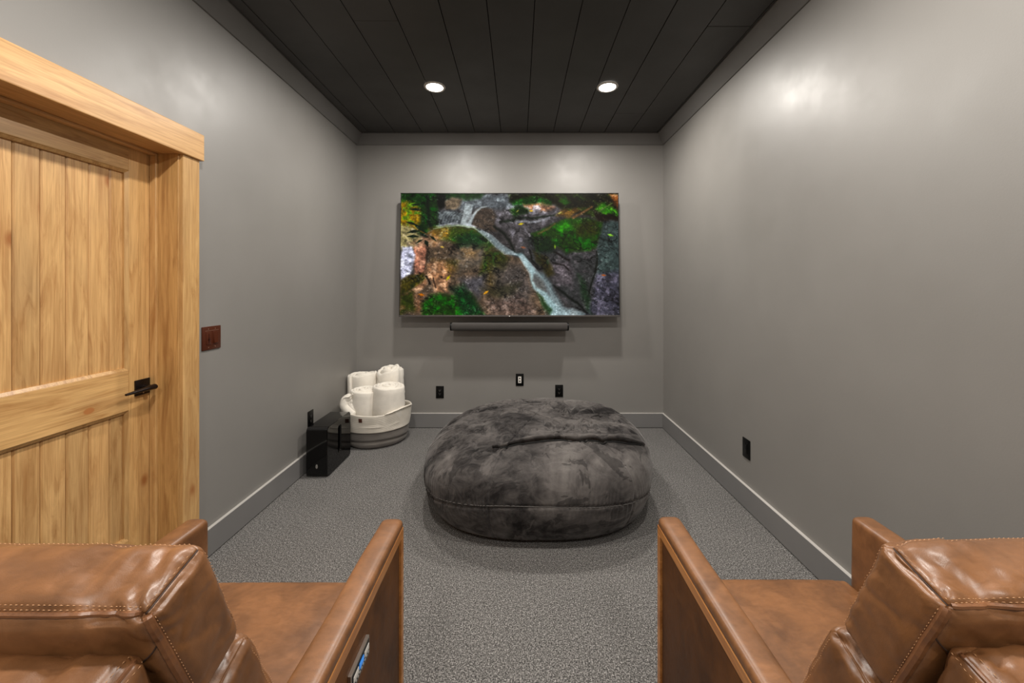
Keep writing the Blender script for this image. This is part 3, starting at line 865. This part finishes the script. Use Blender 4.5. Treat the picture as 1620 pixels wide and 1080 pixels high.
# inner slot walls
ri = [ringv(slot, x, s, 0, .2165) for x, s in ((-SWd/2, -.006), (-SWd/2+.010, 0), (SWd/2-.010, 0), (SWd/2, -.006))]
for A, B in zip(ri, ri[1:]):
    for i in range(no): bm.faces.new((A[(i+1) % no], A[i], B[i], B[(i+1) % no]))
for A, B in ((ro[0], ri[0]), (ro[-1], ri[-1])):
    for i in range(no): bm.faces.new((A[i], A[(i+1) % no], B[(i+1) % no], B[i]))
obj('cabinet', bm, M['gloss_black'], sub, angle=30)
bm = bmesh.new()
add_box(bm, -SWd/2+.012, SWd/2-.012, -.030, .030, .11, .33)
obj('driver', box(-.010, .010, -.0235, .0235, .12, .31), M['slot'], sub)
for a, b in ((-.06, -.15), (.06, -.15), (-.06, .15), (.06, .15)):
    obj('foot', add_cyl(bmesh.new(), (a, b, 0), (0, 0, 1), .010, .012, .007, 16), M['slot'], sub)
bm = bmesh.new()
add_cyl(bm, (0, 0, 0), (0, -1, 0), .0085, .008, .0012, 28)
for v in bm.verts: v.co.z *= 1.9
b_ = obj('badge', bm, M['grey_badge'], sub, loc=(0, -SDp/2+.0006, .085))

# ------------------------------------------------------------------ basket with rolled blankets
bk = empty('basket', (-1.315, 3.650, 0))
tag(bk, 'round soft basket, grey below and cream above, in the left back corner', 'basket')
N_ = 96
th = np.linspace(0, 2*np.pi, N_, endpoint=False)
def basket_wall(z0, z1, n, off=0.0, seed=1, r0=.252, r1=.298, lip=0.0, fold=0.0):
    out = []
    for i in range(n):
        t = i/(n-1)
        z = z0+(z1-z0)*t
        r = r0+(r1-r0)*min(1, max(0, z/.30))**.7+off
        if z < .02: r -= (.02-z)*.8
        wob = .012*(fbm(np.cos(th)*1.6+seed, np.sin(th)*1.6, z*6, 3)-.5)*2
        sag = -.012*np.sin(th*1.0+.4)*t
        crease = -.016*np.exp(-((z-.050-.018*np.cos(th+1.2))/.011)**2)*fold
        bul = .010*np.sin(np.clip(z/.13, 0, 1)*np.pi)*fold
        rr = r+wob+crease+bul
        zz = z+sag*(1 if lip else 0)+ (lip*(1+np.cos(2*th-.3))*.5*t**3)
        out.append(np.stack([rr*1.02*np.cos(th), rr*.955*np.sin(th), zz+0*th], -1))
    return np.array(out)
P = basket_wall(.004, .175, 26, fold=1.0)
inner = basket_wall(.175, .01, 6, off=-.012)
P = np.concatenate([P[:0], np.zeros((1, N_, 3))+np.array([0, 0, .004]), P, inner, np.zeros((1, N_, 3))+np.array([0, 0, .012])])
link('basket_bottom', grid_mesh('basket_bottom', P, True), M['basket_grey'], bk)
o_ = basket_wall(.150, .290, 22, off=.008, lip=.028)
i_ = basket_wall(.290, .16, 10, off=-.006, lip=0)
i_[..., 2] = i_[..., 2]*1.0
tl = o_[-1].copy()
rim = tl*np.array([.985, .985, 1])+np.array([0, 0, .005])
inn = [tl*np.array([.965, .965, 1])+np.array([0, 0, -.02*k_-.003]) for k_ in range(6)]
P = np.concatenate([(o_[:1]*np.array([.985, .985, 1])), o_, rim[None], np.array(inn)])
link('basket_collar', grid_mesh('basket_collar', P, True), M['basket_cream'], bk)
# turned-out carry handle at the right rim
bm = bmesh.new()
pts = []
for i in range(13):
    t = i/12
    a = math.radians(-60+66*t)
    jj = int(round((a % (2*math.pi))/(2*math.pi)*N_)) % N_
    q_ = tl[jj]
    lift_ = math.sin(t*math.pi)
    pts.append((q_[0]*(1+.030*lift_), q_[1]*(1+.030*lift_), q_[2]+.004+.022*lift_))
add_tube(bm, pts, [.004]+[.012]*11+[.004], 10, .5)
for v in bm.verts: pass
obj('handle', bm, M['basket_cream'], bk)
# small stitched leather tag
tj = int(round(math.radians(360-98)/(2*math.pi)*N_))
tp_, tq_ = Vector(o_[19][tj]), Vector(o_[13][tj])
ta = math.atan2(tp_.y, tp_.x)
mid = (tp_+tq_)/2+Vector((math.cos(ta), math.sin(ta), 0))*.0022
tilt_ = math.atan2(math.hypot(tp_.x, tp_.y)-math.hypot(tq_.x, tq_.y), tp_.z-tq_.z)
tg = obj('leather_tag', box(-.016, .016, -.0015, .0015, -.017, .017, .001, 1), M['tan_tag'], bk, loc=mid, rot=(tilt_, 0, ta+math.pi/2))

def rolled_blanket(r, h, turns, seed, squash=1.0, rough=1.0):
    """one sheet of thick cloth rolled up: rounded layers show as a spiral on the top"""
    th_ = r/turns
    n_ang = int(26*turns)
    npr = 26
    rows = []
    for i in range(n_ang+1):
        t = i/n_ang
        a = t*turns*2*math.pi+seed
        rc = .006+(r-th_*.5-.006)*t
        half = th_*.47
        ht = h+.010*math.sin(a*1.7+seed)*rough+.016*(fbm(math.cos(a)*rc*20+seed, math.sin(a)*rc*20, seed, 2)-.5)*2*rough - .04*(1-t)*0 + .018*(1-(rc/r)**2)
        row = []
        for j in range(npr):
            q = j/npr
            # closed section: outer side up, round top, inner side down
            if q < .42: dz, dr = q/.42*(ht-half), half
            elif q < .58:
                b = (q-.42)/.16*math.pi
                dz, dr = ht-half+half*math.sin(b), half*math.cos(b)
            else: dz, dr = (1-(q-.58)/.42)*(ht-half), -half
            zz = dz
            wr = .008*rough*(float(fbm(a*2.2, zz*16, seed, 3))-.5)*2*(1 if dr > 0 else .3)
            hem = .0035*math.exp(-((zz-(ht-.035))/.007)**2)-.0045*math.exp(-((zz-(ht-.052))/.005)**2) if dr > 0 else 0
            belly = .010*math.sin(min(1, zz/h)*math.pi)
            tp = .72+.28*min(1, max(0, zz/.30))**.8
            R_ = (rc+dr)*tp+wr+hem+belly*t
            row.append((R_*math.cos(a), R_*math.sin(a)*squash, zz))
        rows.append(row)
    for k_, rw in ((0, rows[0]), (-1, rows[-1])):
        cm = np.array(rw); half_ = [(cm[j_]+cm[-j_-1])/2 for j_ in range(npr//2)]
        flat_ = [tuple(half_[j_ if j_ < npr//2 else npr-1-j_]) for j_ in range(npr)]
        if k_ == 0: rows = [flat_]+rows
        else: rows = rows+[flat_]
    P = np.array(rows)
    return grid_mesh('rolled_blanket', P, True)
def blanket(loc, rot, r, h, turns, seed, label, squash=1.0, rough=1.0):
    o = link('rolled_blanket', rolled_blanket(r, h, turns, seed, squash, rough), M['blanket'], None, loc, rot)
    tag(o, label, 'blanket', 'rolled blankets in the basket')
    return o
D2R = math.radians
blanket((-1.205, 3.570, .02), (D2R(4), D2R(3), .1), .148, .505, 5, 1.2, 'cream rolled blanket at the front right of the basket, hem band near its top', .90, .5)
blanket((-1.395, 3.555, .02), (D2R(4), D2R(0), .2), .136, .470, 5, 2.7, 'cream rolled blanket at the front left of the basket, above the leather tag', .92, .6)
blanket((-1.455, 3.765, .02), (0, D2R(-4), 0), .148, .560, 5, 4.1, 'cream rolled blanket at the back left of the basket, leaning outwards', .84, .6)
blanket((-1.225, 3.775, .02), (0, D2R(0), 0), .138, .600, 4, 5.6, 'tallest cream blanket in the basket, rumpled, at the back right', .9, 1.8)
# folded corner with bobble trim poking out at the left
def folded(paths):
    bm = bmesh.new()
    for path, rad in paths:
        P = np.array(path); t = np.linspace(0, 1, len(P)); tt = np.linspace(0, 1, 30)
        Q = np.stack([np.interp(tt, t, P[:, k]) for k in range(3)], -1)
        ker = np.array([1, 2, 3, 2, 1])/9
        for k in range(3): Q[2:-2, k] = np.convolve(Q[:, k], ker, 'valid')
        rr = np.interp(tt, t, rad)*(.93+.14*fbm(tt*9, tt*3, 4, 3))
        rr[0] *= .4; rr[1] *= .8; rr[-1] *= .35; rr[-2] *= .75
        add_tube(bm, Q.tolist(), rr*1.12, 18, .95)
    return bm
ft = obj('folded_throw', folded([
    ([(0, 0, 0), (-.055, .01, .035), (-.100, .015, .085), (-.095, .02, .135), (-.040, .03, .170)], [.030, .040, .040, .036, .028]),
    ([(.01, .03, .03), (-.035, .03, .060), (-.060, .035, .100), (-.020, .04, .135)], [.030, .036, .036, .024])]), M['blanket'], None, loc=(-1.425, 3.425, .290), angle=70)
tag(ft, 'cream folded throw corner sticking out over the left rim of the basket', 'throw')
bm = bmesh.new()
for i in range(9):
    t = i/8
    bmesh.ops.create_icosphere(bm, subdivisions=1, radius=.0075, matrix=Matrix.Translation((-.105+.085*t, -.012, .148+.038*t+.006*math.sin(7*t))))
o_ = obj('bobble_trim', bm, M['blanket'], ft); o_['kind'] = 'stuff'

# ------------------------------------------------------------------ bean bag
def beanbag():
    nu, nv = 1500, 210
    U = np.linspace(0, 2*np.pi, nu, endpoint=False)
    prof = np.array([(0, 0), (.25, 0), (.55, .0), (.75, .0), (.83, .010), (.895, .040), (.940, .095), (.972, .16), (.995, .24), (.995, .31), (.965, .375), (.90, .425), (.78, .468), (.60, .492), (.38, .504), (.18, .508), (0, .508)])
    L = np.concatenate([[0], np.cumsum(np.hypot(np.diff(prof[:, 0]*.78), np.diff(prof[:, 1])))])
    s = np.linspace(0, L[-1], nv)
    def sm(k):
        v = np.interp(np.linspace(0, L[-1], 900), L, prof[:, k])
        ker = np.hanning(61); ker /= ker.sum()
        vp = np.pad(v, 30, mode='reflect', reflect_type='odd')
        v = np.convolve(vp, ker, 'valid')
        return np.interp(s, np.linspace(0, L[-1], 900), v)
    R = sm(0); Z = sm(1); R[0] = 0; R[-1] = 0; Z = np.maximum(Z, 0)
    UU, RR = np.meshgrid(U, R); _, ZZ = np.meshgrid(U, Z)
    c, sn = np.cos(UU), np.sin(UU)
    # plan outline: superellipse, slightly squarer at the right
    e = 2.3+.5*np.clip(-sn, 0, 1)
    out = (np.abs(c)**e+np.abs(sn)**e)**(-1/e)
    X = RR*out*c*.762; Y = RR*out*sn*.745
    # top leans: lower on the left, fuller towards back right
    hgt = 1+.045*c*RR-.13*np.clip(-c, 0, 1)**2*RR**2
    Z2 = ZZ*hgt
    top = np.clip((ZZ-.2)/.3, 0, 1)
    n1 = fbm(X*3+5, Y*3, ZZ*4, 3)-.5
    n2 = fbm(X*9+2, Y*9+3, ZZ*12, 4)-.5
    ridg = np.abs(fbm(X*6+9, Y*7+1, ZZ*7+3, 4)-.5)*2
    nz = Z2+top*(.045*n1+.016*n2*np.clip(.5+Y*1.2, .25, 1)-.030*np.exp(-(ridg/.05)**2)*np.clip(top*1.6-.6, 0, 1)*.6)
    rad = 1+.030*n1+.007*n2
    # equator seam with gathers
    seam_z = .262-.075*np.cos(UU)**2+.006*np.sin(3*UU+1)
    d = ZZ-seam_z
    gath = np.sin(UU*205+16*fbm(UU*9, d*6, 2, 2))*.6+(fbm(UU*110, d*3, 2, 2)-.5)
    gz = np.where(d > 0, np.exp(-d/.060), np.exp(d/.045))
    amp = np.clip(fbm(UU*2.5, 0*UU, 5, 2)*2.3-.45, .15, 1.1)
    rad = rad+.0085*gath*gz*amp-.016*np.exp(-(d/.006)**2)
    # upright panel seams
    for k in range(6):
        a0 = math.radians(-111+60*k)
        da = (UU-a0+np.pi) % (2*np.pi)-np.pi
        grv = np.exp(-(da*np.maximum(RR, .05)/.007)**2)
        rad -= .008*grv*(ZZ > .03); nz -= .008*grv*top
    X, Y = X*rad, Y*rad
    # dark sagging right flank creases
    P = np.stack([X, Y, np.maximum(nz, 0)], -1)
    # tucks that radiate from the flap
    ang = np.arctan2(Y+.10, X-.22); dist = np.hypot(X-.22, (Y+.10))
    tuck = np.exp(-((dist-.22)/.16)**2)*np.clip(1-np.abs(ang-math.pi*.45)/1.5, 0, 1)*top
    P[..., 2] += .020*np.sin(ang*17+3*n1)*tuck
    return P
BX, BY = .125, 2.785
bb = empty('bean_bag', (BX, BY, 0)); tag(bb, 'huge dark charcoal suede bean bag lying in the middle of the carpet', 'bean bag')
PB = beanbag()
link('cover', grid_mesh('cover', PB, True), M['suede'], bb)
flat = PB.reshape(-1, 3)
# equator piping
nu = PB.shape[1]
def surf(x, z_or_none, ang=None):
    pass
pts = []
for j in range(0, nu, 10):
    colm = PB[20:150, j]
    U_ = 2*math.pi*j/nu
    sz = .262-.075*math.cos(U_)**2+.006*math.sin(3*U_+1)
    k_ = int(np.argmin(np.abs(colm[:, 2]-sz)+10*(np.hypot(colm[:, 0], colm[:, 1]) < .4)))
    p = colm[k_]; q = math.hypot(p[0], p[1])
    pts.append((p[0]*(1+.002/q), p[1]*(1+.002/q), p[2]))
A_ = np.array(pts); ker = np.ones(5)/5
for k_ in range(3): A_[:, k_] = np.convolve(np.concatenate([A_[-2:, k_], A_[:, k_], A_[:2, k_]]), ker, 'valid')
pts = A_.tolist(); pts.append(pts[0])
bm = add_tube(bmesh.new(), pts, .0030, 6)
obj('seam_piping', bm, M['suede_welt'], bb)
# zip flap: a folded band lying over the front shoulder
from mathutils.bvhtree import BVHTree
tris = []
nv_, nu_ = PB.shape[:2]
bvh = BVHTree.FromPolygons([Vector(p) for p in flat.tolist()],
    [(i*nu_+j, i*nu_+(j+1) % nu_, (i+1)*nu_+(j+1) % nu_, (i+1)*nu_+j) for i in range(nv_-1) for j in range(nu_)])
def drop(x, y):
    h = bvh.ray_cast(Vector((x, y, 2)), Vector((0, 0, -1)))
    if h[0] is None: h = bvh.find_nearest(Vector((x, y, .4)))
    return h[0], h[1]
path = [(-.277, -.487), (-.20, -.483), (-.13, -.468), (.03, -.456), (.19, -.441), (.29, -.441), (.41, -.437), (.52, -.417), (.60, -.385), (.655, -.350)]
px_ = np.array([p[0] for p in path]); py_ = np.array([p[1] for p in path])
nl, nw = 110, 18
P = np.zeros((nw, nl, 3))
for i in range(nl):
    t = i/(nl-1)
    x = px_[0]+(px_[-1]-px_[0])*t
    y = float(np.interp(x, px_, py_))
    width = .058*min(1, t*3.0+.04)*min(1, (1-t)*5+.15)
    for j in range(nw):
        s_ = j/(nw-1)
        # s_=0 tucked under fold, 1 blended into top
        yy = y+width*(s_**1.2)
        h, nrm = drop(x, yy)
        if h is None: h, nrm = drop(x*.985, yy+.03)
        if nrm.z < 0: nrm = -nrm
        lift = (.031*(1-s_)**.8*min(1, t*4+.1)*min(1, (1-t)*6+.1)+.010*math.sin(s_*math.pi)+.005*float(fbm(x*30, s_*2, 8, 2)-.5)*2*s_) - (.012 if j in (0,) else 0) - .010*s_**3
        if j == 0: yy += .012; 
        q = h+nrm*lift
        P[j, i] = (q.x, q.y+(.010 if j == 0 else 0), q.z-(.012 if j == 0 else 0))
ker = np.hanning(13)[1:-1]; ker /= ker.sum()
for j in range(nw):
    for k_ in range(3):
        P[j, 5:-5, k_] = np.convolve(P[j, :, k_], ker, 'valid')
P[:, :, 2] += .004
fm = grid_mesh('zip_flap', P[:, ::-1])
fo = link('zip_flap', fm, M['suede'], bb)
sd = fo.modifiers.new('thick', 'SOLIDIFY'); sd.thickness = .006; sd.offset = 0
bm = bmesh.new()
pts = []
for i in range(60):
    t = .05+.92*i/59
    x = px_[0]+(px_[-1]-px_[0])*t
    h, nrm = drop(x, float(np.interp(x, px_, py_))-.006)
    if nrm.z < 0: nrm = -nrm
    pts.append(h+nrm*.003)
add_tube(bm, pts, .0045, 6)
obj('zipper', bm, M['slot'], bb)
# rumples of loose cloth bunched behind the flap
bm = bmesh.new()
random.seed(11)
for (x0, y0, x1, y1, r) in ((.20, -.36, .34, -.08, .016), (.28, -.38, .36, -.14, .018), (.40, -.385, .37, -.12, .017), (.13, -.37, .30, -.16, .013), (.50, -.39, .40, -.14, .013), (.05, -.385, .22, -.20, .010), (.58, -.40, .46, -.18, .010), (.34, -.10, .10, .02, .010), (.36, -.08, .56, .10, .010)):
    pts, rr = [], []
    for i in range(14):
        t = i/13
        x = x0+(x1-x0)*t+.018*math.sin(t*4+x0*9); y = y0+(y1-y0)*t
        h, nrm = drop(x, y)
        if nrm.z < 0: nrm = -nrm
        pts.append(h-nrm*r*.35); rr.append(r*(.25+.95*math.sin(math.pi*(t*.85+.08))))
    add_tube(bm, pts, rr, 12, 1.0)
obj('cloth_fold', bm, M['suede'], bb)

# ------------------------------------------------------------------ leather chairs
class Cushion:
    """soft box with rounded, seamed edges; half sizes h, corner radius r, face swell b"""
    def __init__(s, h, r, b, seed=0, wr=.004, groove=.0025, shear=0.0, folds=.0):
        s.folds = folds
        s.h = np.array(h, float); s.r = r; s.b = np.array(b, float); s.seed = seed; s.wr = wr; s.g = groove; s.shear = shear
    def map(s, p):
        p = np.asarray(p, float)
        h = s.h
        q = p*h
        inner = np.clip(q, -(h-s.r), h-s.r)
        d = q-inner
        n = np.linalg.norm(d, axis=-1, keepdims=True)
        nn = d/np.maximum(n, 1e-9)
        pos = inner+nn*s.r
        u = p
        f = 1-np.abs(u)**2.4
        for a in range(3):
            b_, c_ = (a+1) % 3, (a+2) % 3
            w_ = np.clip(np.sign(u[..., a])*np.abs(u[..., a])**6, -1, 1)
            pos[..., a] += s.b[a]*w_*f[..., b_]*f[..., c_]
        # wrinkles run from the corners over the faces
        x, y, z = pos[..., 0], pos[..., 1], pos[..., 2]
        ex = np.clip(1-np.abs(np.abs(u[..., 0])-.86)/.42, 0, 1)
        w1 = fbm((x+.6*z+.5*y)*34+s.seed, (y-z)*12+3, x*9, 3)-.5
        w2 = np.abs(fbm((x+.8*z+.3*y)*17+s.seed+4, (y-.6*z)*9, x*5, 3)-.5)*2
        amt = (s.wr*1.6*w1+s.wr*2.6*(np.exp(-(w2/.12)**2)*-1))*(.12+.88*ex)*(.35+.65*(nn[..., 2] > .35))
        pos = pos+nn*amt[..., None]
        # long soft diagonal folds across the upper face, stronger towards the ends
        if s.folds:
            ph = (np.abs(x)*.85+y*1.5)*62+5*fbm(x*7+s.seed, y*9, z*5, 2)
            am = s.folds*np.clip((nn[..., 2]-.5)*2.2, 0, 1)*np.clip(np.abs(u[..., 0])*1.5-.35, 0, 1)*fbm(x*5+s.seed, y*3, 7, 2)*1.6
            pos = pos+nn*(np.sin(ph)*am)[..., None]
        # groove along the seamed edges: where two coordinates are near 1
        au = np.sort(np.abs(q)-(h-s.r), axis=-1)
        e = np.clip(au[..., 1]/s.r, 0, 1)      # 1 exactly on the edge line
        gr = np.exp(-((1-e)/.085)**2)
        pos = pos-nn*(s.g*gr)[..., None]
        # puckers beside the seam
        along = (x+y+z)
        pk = np.exp(-((1-e)/.9)**2)*np.sin(along*420+4*w1*10)*.0003
        pos = pos+nn*pk[..., None]
        pos[..., 1] = pos[..., 1]+s.shear*pos[..., 2]
        return pos, nn
    def mesh(s, name, N=44):
        verts = []; faces = []
        # denser sampling near the edges
        t = np.linspace(-1, 1, N+1)
        tt = np.sign(t)*(1-(1-np.abs(t))**1.55)
        base = 0
        allp = []
        for a in range(3):
            for sg in (-1, 1):
                A, B = np.meshgrid(tt, tt)
                p = np.zeros(A.shape+(3,))
                p[..., a] = sg; p[..., (a+1) % 3] = A; p[..., (a+2) % 3] = B
                allp.append(p.reshape(-1, 3))
                idx = np.arange((N+1)**2).reshape(N+1, N+1)+base
                f = np.stack([idx[:-1, :-1], idx[:-1, 1:], idx[1:, 1:], idx[1:, :-1]], -1).reshape(-1, 4)
                if sg < 0: f = f[:, ::-1]
                faces.append(f); base += (N+1)**2
        p = np.concatenate(allp)
        pos, _ = s.map(p)
        key = np.round(p*1e5).astype(np.int64)
        _, first, inv = np.unique(key, axis=0, return_index=True, return_inverse=True)
        inv = inv.reshape(-1)
        me = bpy.data.meshes.new(name)
        me.from_pydata(pos[first].tolist(), [], inv[np.concatenate(faces)].tolist())
        me.polygons.foreach_set('use_smooth', [True]*len(me.polygons))
        me.update()
        return me
    def path(s, pts, n=40, lift=.001):
        """pts: list of cube coordinates, piecewise linear"""
        pts = np.array(pts, float)
        out = []
        for a, b in zip(pts, pts[1:]):
            for i in range(n): out.append(a+(b-a)*i/n)
        out.append(pts[-1])
        pos, nn = s.map(np.array(out))
        return pos+nn*lift, nn

def stitches(paths, step=.0068, ln=.0046, r=.00055):
    bm = bmesh.new()
    for pos, nn in paths:
        seg = np.linalg.norm(np.diff(pos, axis=0), axis=1)
        L = np.concatenate([[0], np.cumsum(seg)])
        s_ = 0
        while s_+ln < L[-1]:
            a = Vector([np.interp(s_, L, pos[:, k]) for k in range(3)]); b = Vector([np.interp(s_+ln, L, pos[:, k]) for k in range(3)])
            d = (b-a); dn = d.normalized()
            n_ = Vector([np.interp(s_, L, nn[:, k]) for k in range(3)]).normalized()
            t = dn.cross(n_)*r*1.1
            m_ = (a+b)/2+n_*r*1.3
            v = [bm.verts.new(a), bm.verts.new(m_+t), bm.verts.new(b), bm.verts.new(m_-t), bm.verts.new(m_+n_*r)]
            for i in range(4): bm.faces.new((v[i], v[(i+1) % 4], v[4]))
            s_ += step
    return bm

def tube_from(pos, r, n=7):
    return add_tube(bmesh.new(), [tuple(p) for p in pos], r, n)

OX, IX = .347, .276         # half widths: outside of the arms, between the arms
def make_chair():
    r = empty('armchair', (0, 0, 0))
    AF, AR = .478, -.400    # arm front, rear (local y)
    for s in (-1, 1):
        # arm: leather pad on top and inner face, wood frame with inset panel outside
        arm = empty('arm', (0, 0, 0)); arm.parent = r
        a, b = (OX, IX)
        prof = []
        def addarc(cx, cz, rr, a0, a1, n=7):
            for i in range(n+1):
                t = math.radians(a0+(a1-a0)*i/n); prof.append((cx+rr*math.cos(t), cz+rr*math.sin(t)))
        prof.append((OX-.010, .20)); prof.append((OX-.010, .6485)); prof.append((OX-.002, .6485))
        mx_, hw_ = (OX+IX)/2-.0005, (OX-IX)/2-.0005
        for i in range(27):
            t = math.pi*i/26
            c_, s2_ = math.cos(t), abs(math.sin(t))
            prof.append((mx_+hw_*abs(c_)**.50*(1 if c_ > 0 else -1), .650+.023*s2_**.60))
        prof.append((IX-.001, .50)); prof.append((IX, .20))
        prof = [(s*x, z) for x, z in prof]
        bm = bmesh.new()
        ys_ = [AR, AR+.004, AR+.012]+list(np.linspace(AR+.05, AF-.05, 22))+[AF-.012, AF-.004, AF]
        rings = []
        for yi, y in enumerate(ys_):
            sh = .006 if y in (AR, AF) else (.0018 if yi in (1, len(ys_)-2) else 0)
            row = []
            for (x, z) in prof:
                xx = x-sh*(1 if x > s*(OX+IX)/2 else -1)
                zz = z-(sh if z > .6 else 0)
                xx += .0012*math.sin(y*17+z*9)*(1 if abs(x) < IX+.02 else .3)
                row.append(bm.verts.new((xx, y, zz)))
            rings.append(row)
        n = len(prof)
        for A, B in zip(rings, rings[1:]):
            for i in range(n): bm.faces.new((A[i], A[(i+1) % n], B[(i+1) % n], B[i]))
        bm.faces.new(rings[0][::-1]); bm.faces.new(rings[-1])
        obj('arm_pad', bm, M['leather'], arm, angle=60)
        X0, X1 = sorted((s*(OX-.022), s*OX))
        obj('top_rail', box(X0, X1, AR, AF-.002, .619, .6465, .0015, 1), M['chair_wood'], arm)
        obj('front_post', box(X0, X1, AF-.024, AF-.002, .020, .619, .0015, 1), M['chair_wood'], arm)
        obj('rear_post', box(X0, X1, AR, AR+.024, .020, .619, .0015, 1), M['chair_wood'], arm)
        obj('bottom_rail', box(X0, X1, AR+.024, AF-.024, .110, .142, .0015, 1), M['chair_wood'], arm)
        X2, X3 = sorted((s*(OX-.016), s*(OX-.007)))
        obj('side_panel', box(X2, X3, AR+.0245, AF-.0245, .1425, .6185, .003, 2), M['leather_panel'], arm)
        # black strip that paints in the shadow gap under the pad
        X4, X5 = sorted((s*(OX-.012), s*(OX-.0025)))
        obj('shadow_strip', box(X4, X5, AR+.003, AF-.005, .6463, .6488), M['slot'], arm)
    # controls let into the right-hand side panel
    cp = obj('control_plate', box(OX-.0075, OX+.0015, .08, .185, .515, .560, .0012, 1), M['steel'], r)
    obj('plate_face', box(OX+.0012, OX+.0022, .084, .181, .519, .5545, .0004, 1), M['black_plastic'], cp)
    for q, (y0, y1, m) in enumerate(((.089, .117, 'white_plastic'), (.121, .146, 'blue_glow'), (.150, .177, 'white_plastic'))):
        obj('button', box(OX+.0020, OX+.0040, y0, y1, .534, .548, .001, 1), M[m], cp)
    bm = bmesh.new()
    for i in range(9): add_box(bm, OX+.0021, OX+.0026, .092+i*.010, .098+i*.010, .5245, .5275)
    obj('printed_mark', bm, M['white_plastic'], cp)
    # seat
    sc_ = Cushion((IX-.002, .305, .080), .030, (0, .012, .016), 3, .0016, .0015)
    so = link('seat', sc_.mesh('seat', 40), M['leather'], r, loc=(0, .190, .388))
    # front drop / footrest panel and base
    fc = Cushion((IX-.004, .035, .125), .018, (0, .008, .004), 6, .0016, .002)
    link('footrest', fc.mesh('footrest', 26), M['leather'], r, loc=(0, .430, .188))
    obj('base_frame', box(-OX+.024, OX-.024, AR+.01, AF-.03, .060, .190, .004), M['leather_panel'], r)
    for sx in (-1, 1):
        for y in (AR+.05, AF-.06):
            obj('foot', add_cyl(bmesh.new(), (sx*.30, y, 0), (0, 0, 1), .018, .024, .062, 20, .002), M['chair_wood'], r)
    # reclining back: lower cushion, shell behind it, head cushion on top
    tilt = math.radians(23)
    lc = Cushion((IX-.002, .060, .215), .024, (.004, .016, .006), 11, .0035, .002)
    lo = link('back_cushion', lc.mesh('back_cushion', 44), M['leather'], r, loc=(0, -.095, .625), rot=(tilt, 0, 0))
    g = obj('stitching', stitches([lc.path([(sx*.965, 1.0, -1), (sx*.965, 1.0, .90)], 60) for sx in (-1, 1)] + [lc.path([(sx*1.0, .72, -1), (sx*1.0, .72, .9)], 60) for sx in (-1, 1)]), M['thread'], lo); g['kind'] = 'stuff'
    sh = Cushion((.264, .055, .385), .022, (.004, .012, .006), 21, .003, .002)
    so2 = link('back_shell', sh.mesh('back_shell', 44), M['leather'], r, loc=(0, -.250, .588), rot=(math.radians(15), 0, 0))
    e = .985
    g = obj('stitching', stitches([sh.path([(sx*.94, -1, 1), (sx*.94, 1, 1)], 30) for sx in (-1, 1)] + [sh.path([(sx*1, -1, .965), (sx*1, 1, .965)], 30) for sx in (-1, 1)]), M['thread'], so2); g['kind'] = 'stuff'
    for sx in (-1, 1):
        pos, _ = sh.path([(sx*1.0, -1, 1.0), (sx*1.0, 1, 1.0)], 20, .001)
        obj('piping', tube_from(pos, .0030), M['piping'], so2)
    hc = Cushion((IX-.001, .052, .108), .026, (.003, .012, .010), 31, .0034, .0024, shear=-.05, folds=.0026)
    ho = link('head_cushion', hc.mesh('head_cushion', 64), M['leather'], r, loc=(0, -.228, .938), rot=(math.radians(19), 0, 0))
    top_f = hc.path([(-.95, .90, 1), (.95, .90, 1)], 90)
    rear_a = hc.path([(-.95, -.86, 1), (.95, -.86, 1)], 90)
    rear_b = hc.path([(-.95, -.76, 1), (.95, -.76, 1)], 90)
    sides = []
    for sx in (-1, 1):
        sides.append(hc.path([(sx, .86, .85), (sx, .86, -.9)], 60))
        sides.append(hc.path([(sx, -.80, .85), (sx, -.80, -.9)], 60))
        sides.append(hc.path([(sx*.97, -.8, 1), (sx*.97, .8, 1)], 30))
    g = obj('stitching', stitches([top_f, rear_a, rear_b]+sides), M['thread'], ho); g['kind'] = 'stuff'
    pos, _ = hc.path([(-.97, -.985, 1.0), (.97, -.985, 1.0)], 120, .0022)
    obj('piping', tube_from(pos, .0036), M['piping'], ho)
    for sx in (-1, 1):
        pos, _ = hc.path([(sx, -.97, .93), (sx, -.97, -.95)], 60, .0030)
        obj('piping', tube_from(pos, .0052), M['piping'], ho)
        pos, _ = hc.path([(sx, -1, .99), (sx, 1, .99)], 30, .0005)
        obj('piping', tube_from(pos, .0013), M['seam_dark'], ho)
        # diagonal dart across the rear face corner
        pos, _ = hc.path([(sx*1.0, -1, .45), (sx*.80, -1, .02)], 30, .0004)
        obj('dart_seam', tube_from(pos, .0011), M['seam_dark'], ho)
    return r

def copy_tree(o, parent=None):
    c_ = o.copy(); COL.objects.link(c_)
    if parent is not None: c_.parent = parent
    for ch in list(o.children): copy_tree(ch, c_)
    return c_
ch1 = make_chair()
ch1.location = (-.713, .775, 0)
tag(ch1, 'brown leather reclining armchair in the left foreground, beside the wooden door', 'armchair', 'brown leather armchairs facing the television')
ch2 = copy_tree(ch1)
ch2.location = (.795, .787, 0)
ch2['label'] = 'brown leather reclining armchair in the right foreground, close to the bare right wall'
